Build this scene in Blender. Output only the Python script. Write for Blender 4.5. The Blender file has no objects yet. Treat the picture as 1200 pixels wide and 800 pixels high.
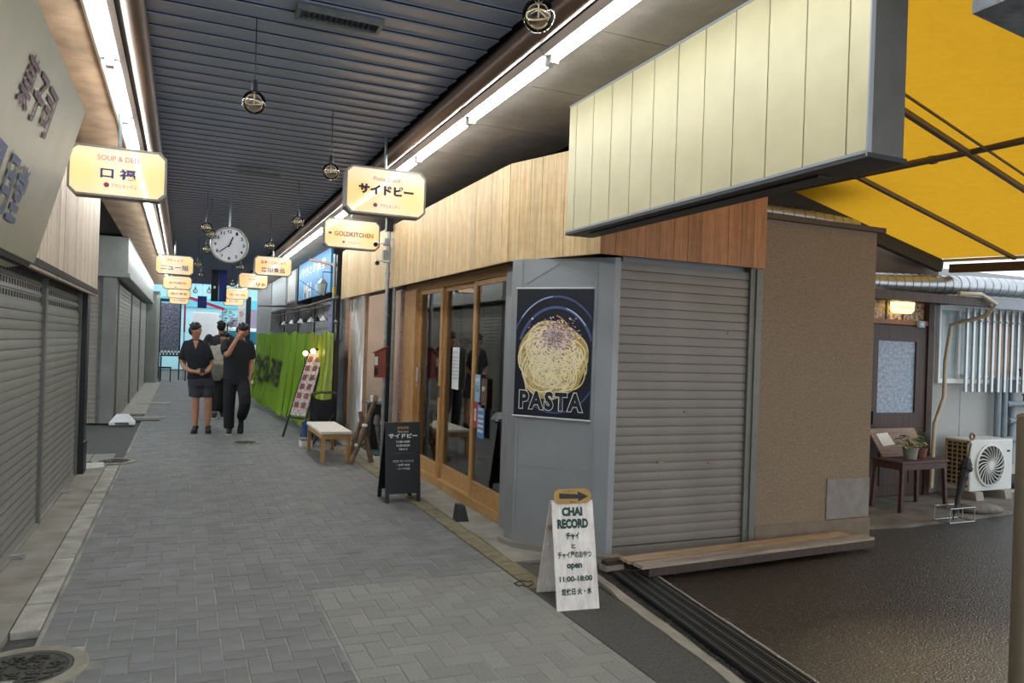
import bpy, bmesh, math, random
from math import pi, sin, cos, radians, tan, sqrt, atan2
from mathutils import Vector, Matrix
random.seed(7)
S = bpy.context.scene
C = S.collection
# ------------------------------------------------------------------ camera
F = 880.0
yaw, roll = radians(23.7), radians(1.95)
fwd = Vector((sin(yaw), cos(yaw), 0)); r0 = Vector((cos(yaw), -sin(yaw), 0)); u0 = r0.cross(fwd)
rr = r0*cos(roll)+u0*sin(roll); uu = rr.cross(fwd)
cam = bpy.data.cameras.new('camera'); cam.lens = F/1200*36; cam.sensor_width = 36
cam.shift_y = 5.6/1200; cam.clip_start = .02; cam.clip_end = 300
co = bpy.data.objects.new('camera', cam); C.objects.link(co)
M = Matrix((rr, uu, -fwd)).transposed().to_4x4(); M.translation = (0, 0, 1.5); co.matrix_world = M
S.camera = co
# ------------------------------------------------------------------ world, exposure
w = bpy.data.worlds.new('sky'); S.world = w; w.use_nodes = True
bg = w.node_tree.nodes['Background']; bg.inputs[0].default_value = (.86, .93, 1, 1); bg.inputs[1].default_value = 1.0
S.view_settings.view_transform = 'Standard'; S.view_settings.look = 'None'
S.view_settings.gamma = 1; S.view_settings.use_curve_mapping = False
S.view_settings.exposure = 1.0
TUBE_POWER = 24.0
S.cycles.use_denoising = True
S.cycles.max_bounces = 8; S.cycles.transparent_max_bounces = 12
# ------------------------------------------------------------------ materials
MATS = {}
def srgb(h):
    if isinstance(h, str):
        h = [int(h[i:i+2], 16)/255 for i in (0, 2, 4)]
    return tuple(((c/12.92) if c <= .04045 else ((c+.055)/1.055)**2.4) for c in h)
def mat(name, col, rough=.6, metal=0., var=.08, scale=12., bump=0., bscale=60., emit=0., stretch=(1, 1, 1), island=0., coat=0., spec=.5, alpha=1.):
    if name in MATS: return MATS[name]
    m = bpy.data.materials.new(name); m.use_nodes = True; nt = m.node_tree; N = nt.nodes; L = nt.links
    b = N['Principled BSDF']; col = srgb(col)
    b.inputs['Roughness'].default_value = rough; b.inputs['Metallic'].default_value = metal
    b.inputs['Specular IOR Level'].default_value = spec
    b.inputs['Coat Weight'].default_value = coat; b.inputs['Coat Roughness'].default_value = .05
    b.inputs['Alpha'].default_value = alpha
    tc = N.new('ShaderNodeTexCoord'); mp = N.new('ShaderNodeMapping'); mp.inputs['Scale'].default_value = stretch
    L.new(tc.outputs['Object'], mp.inputs[0])
    no = N.new('ShaderNodeTexNoise'); no.inputs['Scale'].default_value = scale; no.inputs['Detail'].default_value = 5
    L.new(mp.outputs[0], no.inputs[0])
    mr = N.new('ShaderNodeMapRange'); mr.inputs['To Min'].default_value = 1-var*1.6; mr.inputs['To Max'].default_value = 1+var*1.6
    mr.inputs['From Min'].default_value = .25; mr.inputs['From Max'].default_value = .75
    L.new(no.outputs[0], mr.inputs[0])
    val = mr.outputs[0]
    if island:
        ge = N.new('ShaderNodeNewGeometry'); m2 = N.new('ShaderNodeMapRange')
        m2.inputs['To Min'].default_value = 1-island; m2.inputs['To Max'].default_value = 1+island
        oi = N.new('ShaderNodeObjectInfo'); ad = N.new('ShaderNodeMath'); ad.operation = 'ADD'
        fr = N.new('ShaderNodeMath'); fr.operation = 'FRACT'
        L.new(ge.outputs['Random Per Island'], ad.inputs[0]); L.new(oi.outputs['Random'], ad.inputs[1]); L.new(ad.outputs[0], fr.inputs[0])
        L.new(fr.outputs[0], m2.inputs[0]); mu = N.new('ShaderNodeMath'); mu.operation = 'MULTIPLY'
        L.new(val, mu.inputs[0]); L.new(m2.outputs[0], mu.inputs[1]); val = mu.outputs[0]
    mx = N.new('ShaderNodeVectorMath'); mx.operation = 'SCALE'; mx.inputs[0].default_value = col
    L.new(val, mx.inputs['Scale']); L.new(mx.outputs[0], b.inputs['Base Color'])
    if bump:
        n2 = N.new('ShaderNodeTexNoise'); n2.inputs['Scale'].default_value = bscale; n2.inputs['Detail'].default_value = 4
        L.new(mp.outputs[0], n2.inputs[0]); bp = N.new('ShaderNodeBump'); bp.inputs['Strength'].default_value = bump; bp.inputs['Distance'].default_value = .03 if name == 'wet_black_asphalt' else .01
        L.new(n2.outputs[0], bp.inputs['Height']); L.new(bp.outputs[0], b.inputs['Normal'])
    if emit:
        b.inputs['Emission Color'].default_value = (*col, 1); b.inputs['Emission Strength'].default_value = emit
    MATS[name] = m; return m
def wood(name, col, dark, knots=True, rough=.55, axis='Z', island=.12):
    if name in MATS: return MATS[name]
    m = mat(name, col, rough, island=island); nt = m.node_tree; N = nt.nodes; L = nt.links; b = N['Principled BSDF']
    st = {'Z': (22, 22, 1.1), 'X': (1.1, 22, 22), 'Y': (22, 1.1, 22)}[axis]
    tc = N.new('ShaderNodeTexCoord'); mp = N.new('ShaderNodeMapping'); mp.inputs['Scale'].default_value = st; L.new(tc.outputs['Object'], mp.inputs[0])
    no = N.new('ShaderNodeTexNoise'); no.inputs['Scale'].default_value = 1.6; no.inputs['Detail'].default_value = 6; no.inputs['Distortion'].default_value = .6; L.new(mp.outputs[0], no.inputs[0])
    cr = N.new('ShaderNodeValToRGB'); cr.color_ramp.elements[0].position = .32; cr.color_ramp.elements[0].color = (*srgb(dark), 1)
    cr.color_ramp.elements[1].position = .6; cr.color_ramp.elements[1].color = (*srgb(col), 1); L.new(no.outputs[0], cr.inputs[0])
    out = cr.outputs[0]
    if knots:
        m3 = N.new('ShaderNodeMapping'); m3.inputs['Scale'].default_value = (1, 1, .45); L.new(tc.outputs['Object'], m3.inputs[0])
        vo = N.new('ShaderNodeTexVoronoi'); vo.inputs['Scale'].default_value = 3.4; L.new(m3.outputs[0], vo.inputs[0])
        c2 = N.new('ShaderNodeValToRGB'); c2.color_ramp.elements[0].position = .03; c2.color_ramp.elements[0].color = (.16, .08, .04, 1)
        c2.color_ramp.elements[1].position = .06; c2.color_ramp.elements[1].color = (1, 1, 1, 1); L.new(vo.outputs['Distance'], c2.inputs[0])
        mm = N.new('ShaderNodeMix'); mm.data_type = 'RGBA'; mm.blend_type = 'MULTIPLY'; mm.inputs[0].default_value = 1
        L.new(out, mm.inputs[6]); L.new(c2.outputs[0], mm.inputs[7]); out = mm.outputs[2]
    old = b.inputs['Base Color'].links[0].from_node
    L.new(out, old.inputs[0]); L.new(old.outputs[0], b.inputs['Base Color'])
    return m
def glassy(name, tint=(1, 1, 1), ior=1.6, rough=0., base=0.):
    m = bpy.data.materials.new(name); m.use_nodes = True; nt = m.node_tree; N = nt.nodes; L = nt.links
    N.remove(N['Principled BSDF']); out = N['Material Output']
    t = N.new('ShaderNodeBsdfTransparent'); t.inputs[0].default_value = (*tint, 1)
    g = N.new('ShaderNodeBsdfGlossy'); g.inputs['Roughness'].default_value = rough
    f = N.new('ShaderNodeFresnel'); f.inputs[0].default_value = ior
    ad = N.new('ShaderNodeMath'); ad.operation = 'ADD'; ad.use_clamp = True; ad.inputs[1].default_value = base; L.new(f.outputs[0], ad.inputs[0])
    mx = N.new('ShaderNodeMixShader'); L.new(ad.outputs[0], mx.inputs[0]); L.new(t.outputs[0], mx.inputs[1]); L.new(g.outputs[0], mx.inputs[2]); L.new(mx.outputs[0], out.inputs[0])
    MATS[name] = m; return m
def fabric(name, col, trans=.5, gloss=.0, rough=.4):
    m = bpy.data.materials.new(name); m.use_nodes = True; nt = m.node_tree; N = nt.nodes; L = nt.links
    N.remove(N['Principled BSDF']); out = N['Material Output']; c = srgb(col)
    tc = N.new('ShaderNodeTexCoord'); no = N.new('ShaderNodeTexNoise'); no.inputs['Scale'].default_value = 9; no.inputs['Detail'].default_value = 8; no.inputs['Distortion'].default_value = 1.5
    L.new(tc.outputs['Object'], no.inputs[0]); mr = N.new('ShaderNodeMapRange'); mr.inputs['To Min'].default_value = .86; mr.inputs['To Max'].default_value = 1.08; L.new(no.outputs[0], mr.inputs[0])
    sc = N.new('ShaderNodeVectorMath'); sc.operation = 'SCALE'; sc.inputs[0].default_value = c; L.new(mr.outputs[0], sc.inputs['Scale'])
    d = N.new('ShaderNodeBsdfDiffuse'); t = N.new('ShaderNodeBsdfTranslucent'); L.new(sc.outputs[0], d.inputs[0]); L.new(sc.outputs[0], t.inputs[0])
    mx = N.new('ShaderNodeMixShader'); mx.inputs[0].default_value = trans; L.new(d.outputs[0], mx.inputs[1]); L.new(t.outputs[0], mx.inputs[2])
    last = mx.outputs[0]
    if gloss:
        g = N.new('ShaderNodeBsdfGlossy'); g.inputs['Roughness'].default_value = rough; m2 = N.new('ShaderNodeMixShader'); m2.inputs[0].default_value = gloss
        L.new(last, m2.inputs[1]); L.new(g.outputs[0], m2.inputs[2]); last = m2.outputs[0]
    L.new(last, out.inputs[0]); MATS[name] = m; return m
def emitter(name, col, strength):
    m = bpy.data.materials.new(name); m.use_nodes = True; nt = m.node_tree; N = nt.nodes
    N.remove(N['Principled BSDF']); e = N.new('ShaderNodeEmission'); e.inputs[0].default_value = (*srgb(col), 1); e.inputs[1].default_value = strength
    nt.links.new(e.outputs[0], N['Material Output'].inputs[0]); MATS[name] = m; return m

# ------------------------------------------------------------------ mesh helpers
class MB:
    def __init__(s, mats=None, org=(0, 0, 0)):
        s.v = []; s.f = []; s.mi = []; s.mats = mats if isinstance(mats, (list, tuple)) else [mats]; s.cur = 0; s.o = Vector(org)
    def add(s, vs, fs):
        n = len(s.v); s.v += [tuple(Vector(v)-s.o) for v in vs]; s.f += [tuple(i+n for i in f) for f in fs]; s.mi += [s.cur]*len(fs); return s
    def box(s, x0, x1, y0, y1, z0, z1):
        vs = [(x, y, z) for z in (z0, z1) for y in (y0, y1) for x in (x0, x1)]
        return s.add(vs, [(0, 2, 3, 1), (4, 5, 7, 6), (0, 1, 5, 4), (2, 6, 7, 3), (0, 4, 6, 2), (1, 3, 7, 5)])
    def obox(s, c, d, size):        # oriented box: centre, direction of local x (3D), size (length, width, height)
        c = Vector(c); x = Vector(d).normalized(); up = Vector((0, 0, 1)) if abs(x.z) < .95 else Vector((0, 1, 0))
        y = up.cross(x).normalized(); z = x.cross(y)
        vs = [c+x*(a*size[0]/2)+y*(b*size[1]/2)+z*(e*size[2]/2) for e in (-1, 1) for b in (-1, 1) for a in (-1, 1)]
        return s.add(vs, [(0, 2, 3, 1), (4, 5, 7, 6), (0, 1, 5, 4), (2, 6, 7, 3), (0, 4, 6, 2), (1, 3, 7, 5)])
    def bar(s, a, b, wd, ht=None):
        a = Vector(a); b = Vector(b); return s.obox((a+b)/2, b-a, ((b-a).length, wd, ht or wd))
    def prism(s, poly, z0, z1):      # poly in xy, ccw
        n = len(poly); vs = [(x, y, z0) for x, y in poly]+[(x, y, z1) for x, y in poly]
        return s.add(vs, [tuple(range(n-1, -1, -1)), tuple(range(n, 2*n))]+[(i, (i+1) % n, n+(i+1) % n, n+i) for i in range(n)])
    def prismy(s, poly, y0, y1):     # poly in xz, extruded along y
        n = len(poly); vs = [(x, y0, z) for x, z in poly]+[(x, y1, z) for x, z in poly]
        return s.add(vs, [tuple(range(n)), tuple(range(2*n-1, n-1, -1))]+[(i, n+i, n+(i+1) % n, (i+1) % n) for i in range(n)])
    def prismx(s, poly, x0, x1):     # poly in yz
        n = len(poly); vs = [(x0, y, z) for y, z in poly]+[(x1, y, z) for y, z in poly]
        return s.add(vs, [tuple(range(n-1, -1, -1)), tuple(range(n, 2*n))]+[(i, (i+1) % n, n+(i+1) % n, n+i) for i in range(n)])
    def tube(s, pts, r, n=8, cap=True):
        pts = [Vector(p) for p in pts]; rs = r if isinstance(r, (list, tuple)) else [r]*len(pts); vs = []; fs = []; ref = None
        for i, p in enumerate(pts):
            t = (pts[min(i+1, len(pts)-1)]-pts[max(i-1, 0)]).normalized()
            if ref is None or abs(ref.dot(t)) > .95: ref = Vector((0, 0, 1)) if abs(t.z) < .9 else Vector((1, 0, 0))
            a = ref.cross(t).normalized(); b = t.cross(a); ref = b.copy()
            vs += [p+(a*cos(2*pi*k/n)+b*sin(2*pi*k/n))*rs[i] for k in range(n)]
        for i in range(len(pts)-1):
            fs += [(i*n+k, i*n+(k+1) % n, (i+1)*n+(k+1) % n, (i+1)*n+k) for k in range(n)]
        if cap: fs += [tuple(range(n-1, -1, -1)), tuple(range((len(pts)-1)*n, len(pts)*n))]
        return s.add(vs, fs)
    def lathe(s, prof, c=(0, 0, 0), n=20, axis='z'):   # prof: (r, h)
        vs = []; fs = []; c = Vector(c)
        for r, h in prof:
            for k in range(n):
                a = 2*pi*k/n; p = (r*cos(a), r*sin(a), h)
                if axis == 'y': p = (p[0], p[2], p[1])
                elif axis == 'x': p = (p[2], p[0], p[1])
                vs.append(c+Vector(p))
        for i in range(len(prof)-1): fs += [(i*n+k, i*n+(k+1) % n, (i+1)*n+(k+1) % n, (i+1)*n+k) for k in range(n)]
        return s.add(vs, fs)
    def ball(s, c, r, n=14, sc=(1, 1, 1)):
        m = n//2; prof = [(sin(pi*i/m)*r, -cos(pi*i/m)*r) for i in range(m+1)]; prof[0] = (1e-4, -r); prof[-1] = (1e-4, r)
        k = len(s.v); s.lathe(prof, (0, 0, 0), n)
        c = Vector(c)
        for i in range(k, len(s.v)):
            p = Vector(s.v[i])+s.o; s.v[i] = tuple(Vector((p.x*sc[0], p.y*sc[1], p.z*sc[2]))+c-s.o)
        return s
    def mesh(s, name):
        me = bpy.data.meshes.new(name); me.from_pydata(s.v, [], s.f)
        for m in s.mats: me.materials.append(m)
        if len(s.mats) > 1: me.polygons.foreach_set('material_index', s.mi)
        me.update(); return me
    def build(s, name, parent=None, smooth=False, bevel=0, tagd=None, fixn=True):
        me = s.mesh(name)
        if fixn:
            b = bmesh.new(); b.from_mesh(me); bmesh.ops.recalc_face_normals(b, faces=b.faces); b.to_mesh(me); b.free()
        if smooth: me.shade_smooth()
        o = bpy.data.objects.new(name, me); C.objects.link(o); o.parent = parent
        if bevel:
            md = o.modifiers.new('bevel', 'BEVEL'); md.width = bevel; md.segments = 2; md.limit_method = 'ANGLE'
        if smooth:
            md = o.modifiers.new('split', 'EDGE_SPLIT'); md.split_angle = radians(50)
        if tagd: tag(o, *tagd)
        return o
def tag(o, label=None, cat=None, group=None, kind=None):
    if label: o['label'] = label
    if cat: o['category'] = cat
    if group: o['group'] = group
    if kind: o['kind'] = kind
    return o
def thing(name, label, cat, loc=(0, 0, 0), rz=0, group=None, kind=None):
    o = bpy.data.objects.new(name, None); C.objects.link(o); o.location = loc; o.rotation_euler = (0, 0, rz); o.empty_display_size = .05
    return tag(o, label, cat, group, kind)
def piece(name, me, parent, loc=(0, 0, 0), rot=(0, 0, 0)):
    o = bpy.data.objects.new(name, me); C.objects.link(o); o.parent = parent; o.location = loc; o.rotation_euler = rot; return o
def copy_tree(o, parent=None):
    c = o.copy(); C.objects.link(c); c.parent = parent
    for ch in list(o.children): copy_tree(ch, c)
    return c
def txt(parent, s, wd, ht, x, z, y, m, bold=0., name='lettering', scale=None, space=1.):
    """flat lettering standing in the local xz plane, centred at x, z, read from -y"""
    c = bpy.data.curves.new('t', 'FONT'); c.body = s; c.offset = bold; c.align_x = 'LEFT'; c.resolution_u = 3; c.space_character = space
    o = bpy.data.objects.new('t', c); C.objects.link(o); bpy.context.view_layer.update()
    me = bpy.data.meshes.new_from_object(o.evaluated_get(bpy.context.evaluated_depsgraph_get()))
    bpy.data.objects.remove(o)
    if not me.vertices: return
    xs = [v.co.x for v in me.vertices]; ys = [v.co.y for v in me.vertices]
    x0, x1, y0, y1 = min(xs), max(xs), min(ys), max(ys); sx = wd/max(x1-x0, 1e-4); sy = ht/max(y1-y0, 1e-4)
    if scale: sx, sy = scale
    for v in me.vertices: v.co = ((v.co.x-(x0+x1)/2)*sx+x, y, (v.co.y-(y0+y1)/2)*sy+z)
    me.materials.clear(); me.materials.append(m)
    o = bpy.data.objects.new(name, me); C.objects.link(o); o.parent = parent; o['k'] = (sx, sy); return o
R90 = pi/2

# common materials
m_slat = mat('grey_painted_steel_slats', '8c8b83', .42, .1, .1, 3, .05, 30, stretch=(1, 1, 1))
m_slat_r = mat('dark_beige_steel_slats', '79736b', .45, .05, .08, 3)
m_slat_b = mat('old_beige_steel_slats', '9a948a', .5, .1, .14, 4)
m_guide = mat('shutter_guide_steel', '6a6a64', .45, .1, .1)
m_black = mat('black_paint', '14161a', .45, 0, .1)
m_dark = mat('dark_soffit', '2a2522', .8, 0, .1)
m_conc = mat('weathered_concrete', '8c877c', .85, 0, .22, 3.5, .4, 40)
m_concd = mat('dark_patchy_concrete', '65625b', .85, 0, .3, 4, .4, 40)
m_kerb = mat('pale_kerb_stone', '9f9c92', .85, 0, .2, 7, .5, 45, island=.08)
m_mortar = mat('pale_paver_mortar', '8f8f88', .9, 0, .3, 3)
m_pav = mat('dark_grey_pavers', '717171', .62, 0, .13, 5, .25, 150, island=.09)
m_pavl = mat('light_grey_pavers', '85857f', .75, 0, .14, 90, .4, 200, island=.09)
m_asph = mat('wet_black_asphalt', '1d1b19', .3, 0, .4, 60, 1.0, 42, spec=1.0)
m_asph2 = mat('dull_asphalt_repair', '4d4c49', .85, 0, .25, 60, .7, 130)
m_tan = mat('tan_tiles', '7b7258', .75, 0, .22, 12, .3, 60, island=.1)
m_alu = mat('aluminium', 'b5b8b8', .35, .8, .06)
m_galv = mat('galvanised_pipe', '8f9696', .4, .7, .15, 14)
m_white = mat('white_enamel', 'e4e6e4', .35, 0, .03)
m_greyp = mat('grey_painted_metal_cladding', '8c8e90', .45, .1, .05, 3)
m_wood = wood('pale_cedar', 'cfb183', 'b5935f')
m_woodl = wood('bleached_cedar', 'c3b099', 'a8947c')
m_woodb = wood('brown_stained_cedar', 'a5744c', '8a5a38')
m_frame = wood('orange_pine_frame', 'ba8f5c', 'a5733a', knots=False, island=.05)
m_frameh = wood('orange_pine_rail', 'b8925f', 'a97a3e', knots=False, axis='Y', island=.05)
m_cream = mat('cream_enamel_panel', 'b9ae88', .5, 0, .05, 5)
m_stucco = mat('brown_speckled_stucco', '857562', .9, 0, .28, 110, .8, 130)
m_grey = mat('grey_wall', '7d7d79', .8, 0, .1, 3, .1)
m_pipeb = mat('brown_painted_pipe', '6e5747', .38, .3, .08)
m_ceil = mat('blue_grey_ceiling_metal', '9ba5ba', .38, .1, .05, 4)
m_panelc = mat('brown_grey_soffit_board', '7f756b', .7, 0, .12, 5, .3, 25)
m_glass = glassy('door_glass', (.72, .76, .74), 2.1, 0., .13)
m_glass2 = glassy('bulb_glass', (.93, .9, .85), 1.5)
m_darkw = wood('dark_brown_timber', '46332a', '2e201a', knots=False, island=.05)
m_lampw = emitter('fluorescent_tube', 'f4fbff', TUBE_POWER)

# ------------------------------------------------------------------ floor and streets
fl = MB(m_mortar); fl.box(-.6, 2.02, -3, 27.2, -.12, -.004)
floor = fl.build('floor', tagd=('arcade floor of dark grey herringbone pavers', 'pavement', None, 'structure'))
cells = []
def herring(x0, x1, y0, y1, skip=None):
    out = []; u = .1; nx = int((x1-x0)/u)+8; ny = int((y1-y0)/u)+4
    for j in range(-4, ny):
        for m in range(-ny//4-3, nx//4+3):
            for (a, b, ww, hh) in ((j+4*m, j, 2, 1), (j+4*m, j+1, 1, 2)):
                X0, X1, Y0, Y1 = x0+a*u, x0+(a+ww)*u, y0+b*u, y0+(b+hh)*u
                X0 = max(X0, x0); X1 = min(X1, x1); Y0 = max(Y0, y0); Y1 = min(Y1, y1)
                if X1-X0 > .02 and Y1-Y0 > .02: out.append((X0, X1, Y0, Y1))
    return out
def inpatch(c): return False
main = []
for c in herring(-.58, 2.02, 1.3, 27.2):
    X0, X1, Y0, Y1 = c
    if Y0 < 4.6 and X1 > .76:              # cut round the pale repair patch
        if Y1 > 4.6:
            if X0 < .74 and Y0 < 4.58: main.append(((X0, .76, Y0, 4.6), 0))
            Y0 = 4.6
        elif X0 < .76: X1 = .76
        else: continue
        if X1-X0 < .02 or Y1-Y0 < .02: continue
    cx, cy = (X0+X1)/2, (Y0+Y1)/2
    if (cx+.62)**2+(cy-3.87)**2 < .3**2: continue
    if (cx+.68)**2+(cy-9.85)**2 < .28**2: continue
    main.append(((X0, X1, Y0, Y1), 0))
for c in herring(.765, 2.02, 1.3, 4.595): main.append((c, 1))
main.sort(key=lambda c: (c[0][0]+c[0][1])**2/4+((c[0][2]+c[0][3])/2)**2 if (c[0][2]+c[0][3])/2 > 2.55 else 1e6)
def pav_mb(mb, x0, x1, y0, y1, z=0.):
    gx, gy = .0038, .0016
    X0, X1, Y0, Y1 = x0+gx, x1-gx, y0+gy, y1-gy
    k = .0025
    vs = [(X0, Y0, -.03), (X1, Y0, -.03), (X1, Y1, -.03), (X0, Y1, -.03), (X0, Y0, z-k), (X1, Y0, z-k), (X1, Y1, z-k), (X0, Y1, z-k),
          (X0+k, Y0+k, z), (X1-k, Y0+k, z), (X1-k, Y1-k, z), (X0+k, Y1-k, z)]
    mb.add(vs, [(0, 1, 5, 4), (1, 2, 6, 5), (2, 3, 7, 6), (3, 0, 4, 7), (4, 5, 9, 8), (5, 6, 10, 9), (6, 7, 11, 10), (7, 4, 8, 11), (8, 9, 10, 11)])
shapes = {}
for i, (c, k) in enumerate(main[:300]):
    X0, X1, Y0, Y1 = c; key = (round(X1-X0, 3), round(Y1-Y0, 3), k)
    if key not in shapes:
        mb = MB([m_pav, m_pavl][k]); pav_mb(mb, -key[0]/2, key[0]/2, -key[1]/2, key[1]/2); shapes[key] = mb.mesh('paver')
    piece('paver', shapes[key], floor, ((X0+X1)/2, (Y0+Y1)/2, random.uniform(-.0008, .0012)))
mb = MB([m_pav, m_pavl])
for c, k in main[300:]:
    mb.cur = k; pav_mb(mb, *c, z=random.uniform(-.0008, .0012))
o = mb.build('paver_field', floor, fixn=False); o['kind'] = 'stuff'
# ground under everything else
g = MB(mat('side_street_asphalt', '4a4a48', .8, 0, .2, 20, .5, 90)); g.box(-14, -.6, -3, 48, -.2, -.03); g.box(-.6, 14, 27.2, 48, -.2, -.012); g.box(-.6, 2.02, -6, -3, -.2, -.01)
g.build('ground', tagd=('asphalt of the cross streets beyond the arcade', 'ground', None, 'structure'))
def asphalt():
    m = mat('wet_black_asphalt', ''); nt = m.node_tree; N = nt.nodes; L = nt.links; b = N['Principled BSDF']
    # paler soft-edged area: haze before the lens, painted into the colour
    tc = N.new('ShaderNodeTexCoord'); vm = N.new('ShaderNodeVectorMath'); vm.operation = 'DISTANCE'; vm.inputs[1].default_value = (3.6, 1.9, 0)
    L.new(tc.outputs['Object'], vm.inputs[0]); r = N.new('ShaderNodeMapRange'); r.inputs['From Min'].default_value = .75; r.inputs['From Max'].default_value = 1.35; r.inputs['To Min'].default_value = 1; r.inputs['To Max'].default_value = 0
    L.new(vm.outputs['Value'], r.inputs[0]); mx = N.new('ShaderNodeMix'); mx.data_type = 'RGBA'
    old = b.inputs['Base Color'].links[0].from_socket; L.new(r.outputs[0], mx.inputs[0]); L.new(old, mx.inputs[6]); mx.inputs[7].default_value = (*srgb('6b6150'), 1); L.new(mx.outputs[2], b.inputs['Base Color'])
def asphalt_grain_glints():
    m = MATS['wet_black_asphalt']; nt = m.node_tree; N = nt.nodes; L = nt.links; b = N['Principled BSDF']
    tc = N.new('ShaderNodeTexCoord'); v = N.new('ShaderNodeTexVoronoi'); v.inputs['Scale'].default_value = 85; L.new(tc.outputs['Object'], v.inputs[0])
    bp = N.new('ShaderNodeBump'); bp.inputs['Strength'].default_value = 1; bp.inputs['Distance'].default_value = .008; bp.invert = True; L.new(v.outputs['Distance'], bp.inputs['Height']); L.new(bp.outputs[0], b.inputs['Normal'])
    r = N.new('ShaderNodeValToRGB'); r.color_ramp.interpolation = 'CONSTANT'; r.color_ramp.elements[0].color = (.9, .9, .9, 1); r.color_ramp.elements[1].position = .93; r.color_ramp.elements[1].color = (7, 7, 7.6, 1)  # brightest cells: wet glints painted into the aggregate colour
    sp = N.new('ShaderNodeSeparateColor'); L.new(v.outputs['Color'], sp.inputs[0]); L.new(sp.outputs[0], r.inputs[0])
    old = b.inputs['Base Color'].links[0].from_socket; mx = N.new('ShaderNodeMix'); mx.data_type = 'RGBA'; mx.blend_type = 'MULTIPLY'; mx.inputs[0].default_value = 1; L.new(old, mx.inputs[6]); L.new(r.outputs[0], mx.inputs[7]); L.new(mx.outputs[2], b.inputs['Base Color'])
asphalt_grain_glints(); asphalt()
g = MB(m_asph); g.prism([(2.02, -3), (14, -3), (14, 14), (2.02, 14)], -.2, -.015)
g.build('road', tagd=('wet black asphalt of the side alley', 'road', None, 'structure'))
g = MB(m_conc); g.prism([(2.17, 5.3), (2.45, 5.3), (2.6, 5.6), (5.3, 5.6), (5.3, 13), (2.17, 13)], -.1, .004)
g.prism([(2.15, 4.75), (2.36, 4.75), (2.86, 4.5), (2.86, 4.62), (2.5, 5.3), (2.17, 5.3)], -.1, .006)
g.build('trim_1', tagd=('worn concrete apron in front of the glass doors', 'apron', None, 'structure'))
g = MB(m_concd); g.prism([(5.2, 4.85), (6.0, 4.75), (7.6, 4.85), (9.2, 5.1), (12, 5.3), (12, 6), (5.2, 6)], -.1, .012)
g.build('trim_2', tagd=('stained concrete strip before the brown wooden door', 'apron', None, 'structure'))
# tan tile strip and asphalt repair beside pavers
st = thing('tile_strip', 'line of worn tan tiles along the pavers before the glass doors', 'tile strip', (2.09, 4.2, 0), kind='structure')
y = 0.
while y < 6.4:
    l = .28; b = MB(m_tan); b.box(-.065, .07, y+.004, y+l, -.05, .003+random.uniform(0, .002)); b.build('tile', st); y += l+.004
g = MB(m_asph2); g.prism([(2.02, 2.0), (2.3, 2.0), (2.45, 4.1), (2.3, 4.65), (2.15, 4.75), (2.17, 4.2), (2.02, 4.2)], -.05, .002)
g.build('trim_3', tagd=('dark asphalt repair between the pavers and drain grate', 'asphalt strip', None, 'structure'))
g = MB(m_conc)
for (a, b, d) in (((2.28, 2.0), (2.55, 4.35), .035), ((2.62, 2.0), (2.93, 4.25), .03)):
    n = 14; L_ = []; R_ = []
    for i in range(n+1):
        t = i/n; x = a[0]+(b[0]-a[0])*t; yy = a[1]+(b[1]-a[1])*t; e = random.uniform(-.012, .012)
        L_.append((x-d+e, yy)); R_.append((x+d+random.uniform(-.006, .006), yy))
    g.prism(L_[::-1]+R_, -.05, .008)
g.build('trim_4', tagd=('cracked concrete kerbs on both sides of drain grate', 'kerb', None, 'structure'))
# drain grate: frame + long bars
gr = thing('drain_grate', 'long dark steel drain grate across the side alley mouth', 'grate', (2.4, 2.2, 0))
gm = mat('dark_steel_grate', '35383b', .45, .6, .15, 20)
ang = Vector((.3, 2.15, 0)).normalized(); pr = Vector((ang.y, -ang.x, 0))
b = MB(gm)
for k in (0, .235): b.obox(ang*1.075+pr*(k)+Vector((0, 0, .006)), ang, (2.15, .018, .02))
b.build('frame', gr)
for k in range(1, 7):
    b = MB(gm); b.obox(ang*1.075+pr*(k*.0335)+Vector((0, 0, .004)), ang, (2.13, .026, .014)); b.build('bar', gr)
b = MB(m_alu)
for k in range(0, 8, 2): b.obox(ang*1.075+pr*(k*.0335+.016)+Vector((0, 0, .009)), ang, (2.13, .003, .006))
b.build('edge_strip', gr)
# left apron, kerb stones
g = MB(m_conc); g.box(-1.02, -.74, -3, 9.75, -.1, .006); g.build('trim_5', tagd=('concrete strip below the left roller shutters', 'apron', None, 'structure'))
g = MB(mat('pale_cement', 'b9b7ae', .85, 0, .1, 8, .2)); g.prism([(-1.02, 9.28), (-.75, 9.4), (-.78, 9.75), (-2.4, 9.85), (-2.4, 9.28)], -.05, .012); g.build('trim_6', tagd=('pale cement slab beside the black post', 'slab', None, 'structure'))
kr = thing('kerb', 'row of pale kerb stones along the left paving edge', 'kerb', (-.66, -1, 0), kind='structure')
y = 0
while y < 10.45:
    l = random.choice((.42, .5, .58)); 
    if not (4.55 < y+l/2 < 5.2):
        b = MB(m_kerb); b.box(-.075, .055, y+.012, min(y+l, 10.5)-.005, -.08, .012); b.build('stone', kr, bevel=.008)
    y += l
g = MB(m_pavl)
for i in range(5):
    for j in range(3): g.box(-1.9+i*.24, -1.9+i*.24+.23, 9.86+j*.2, 9.86+j*.2+.19, -.05, .008)
g.build('trim_7', tagd=('pale paving slabs at the mouth of left side street', 'paving', None, 'structure'))
g = MB(mat('far_pale_stones', '9b998f', .85, 0, .2, 9, .2)); g.box(-1.05, -.6, 15.6, 26, -.05, .006)
g.box(-.9, -.25, 14.75, 15.05, -.05, .012); g.box(-.85, -.2, 17.8, 18.2, -.05, .012)
g.build('trim_8', tagd=('pale stone strip below the far left shutters', 'paving', None, 'structure'))
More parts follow.
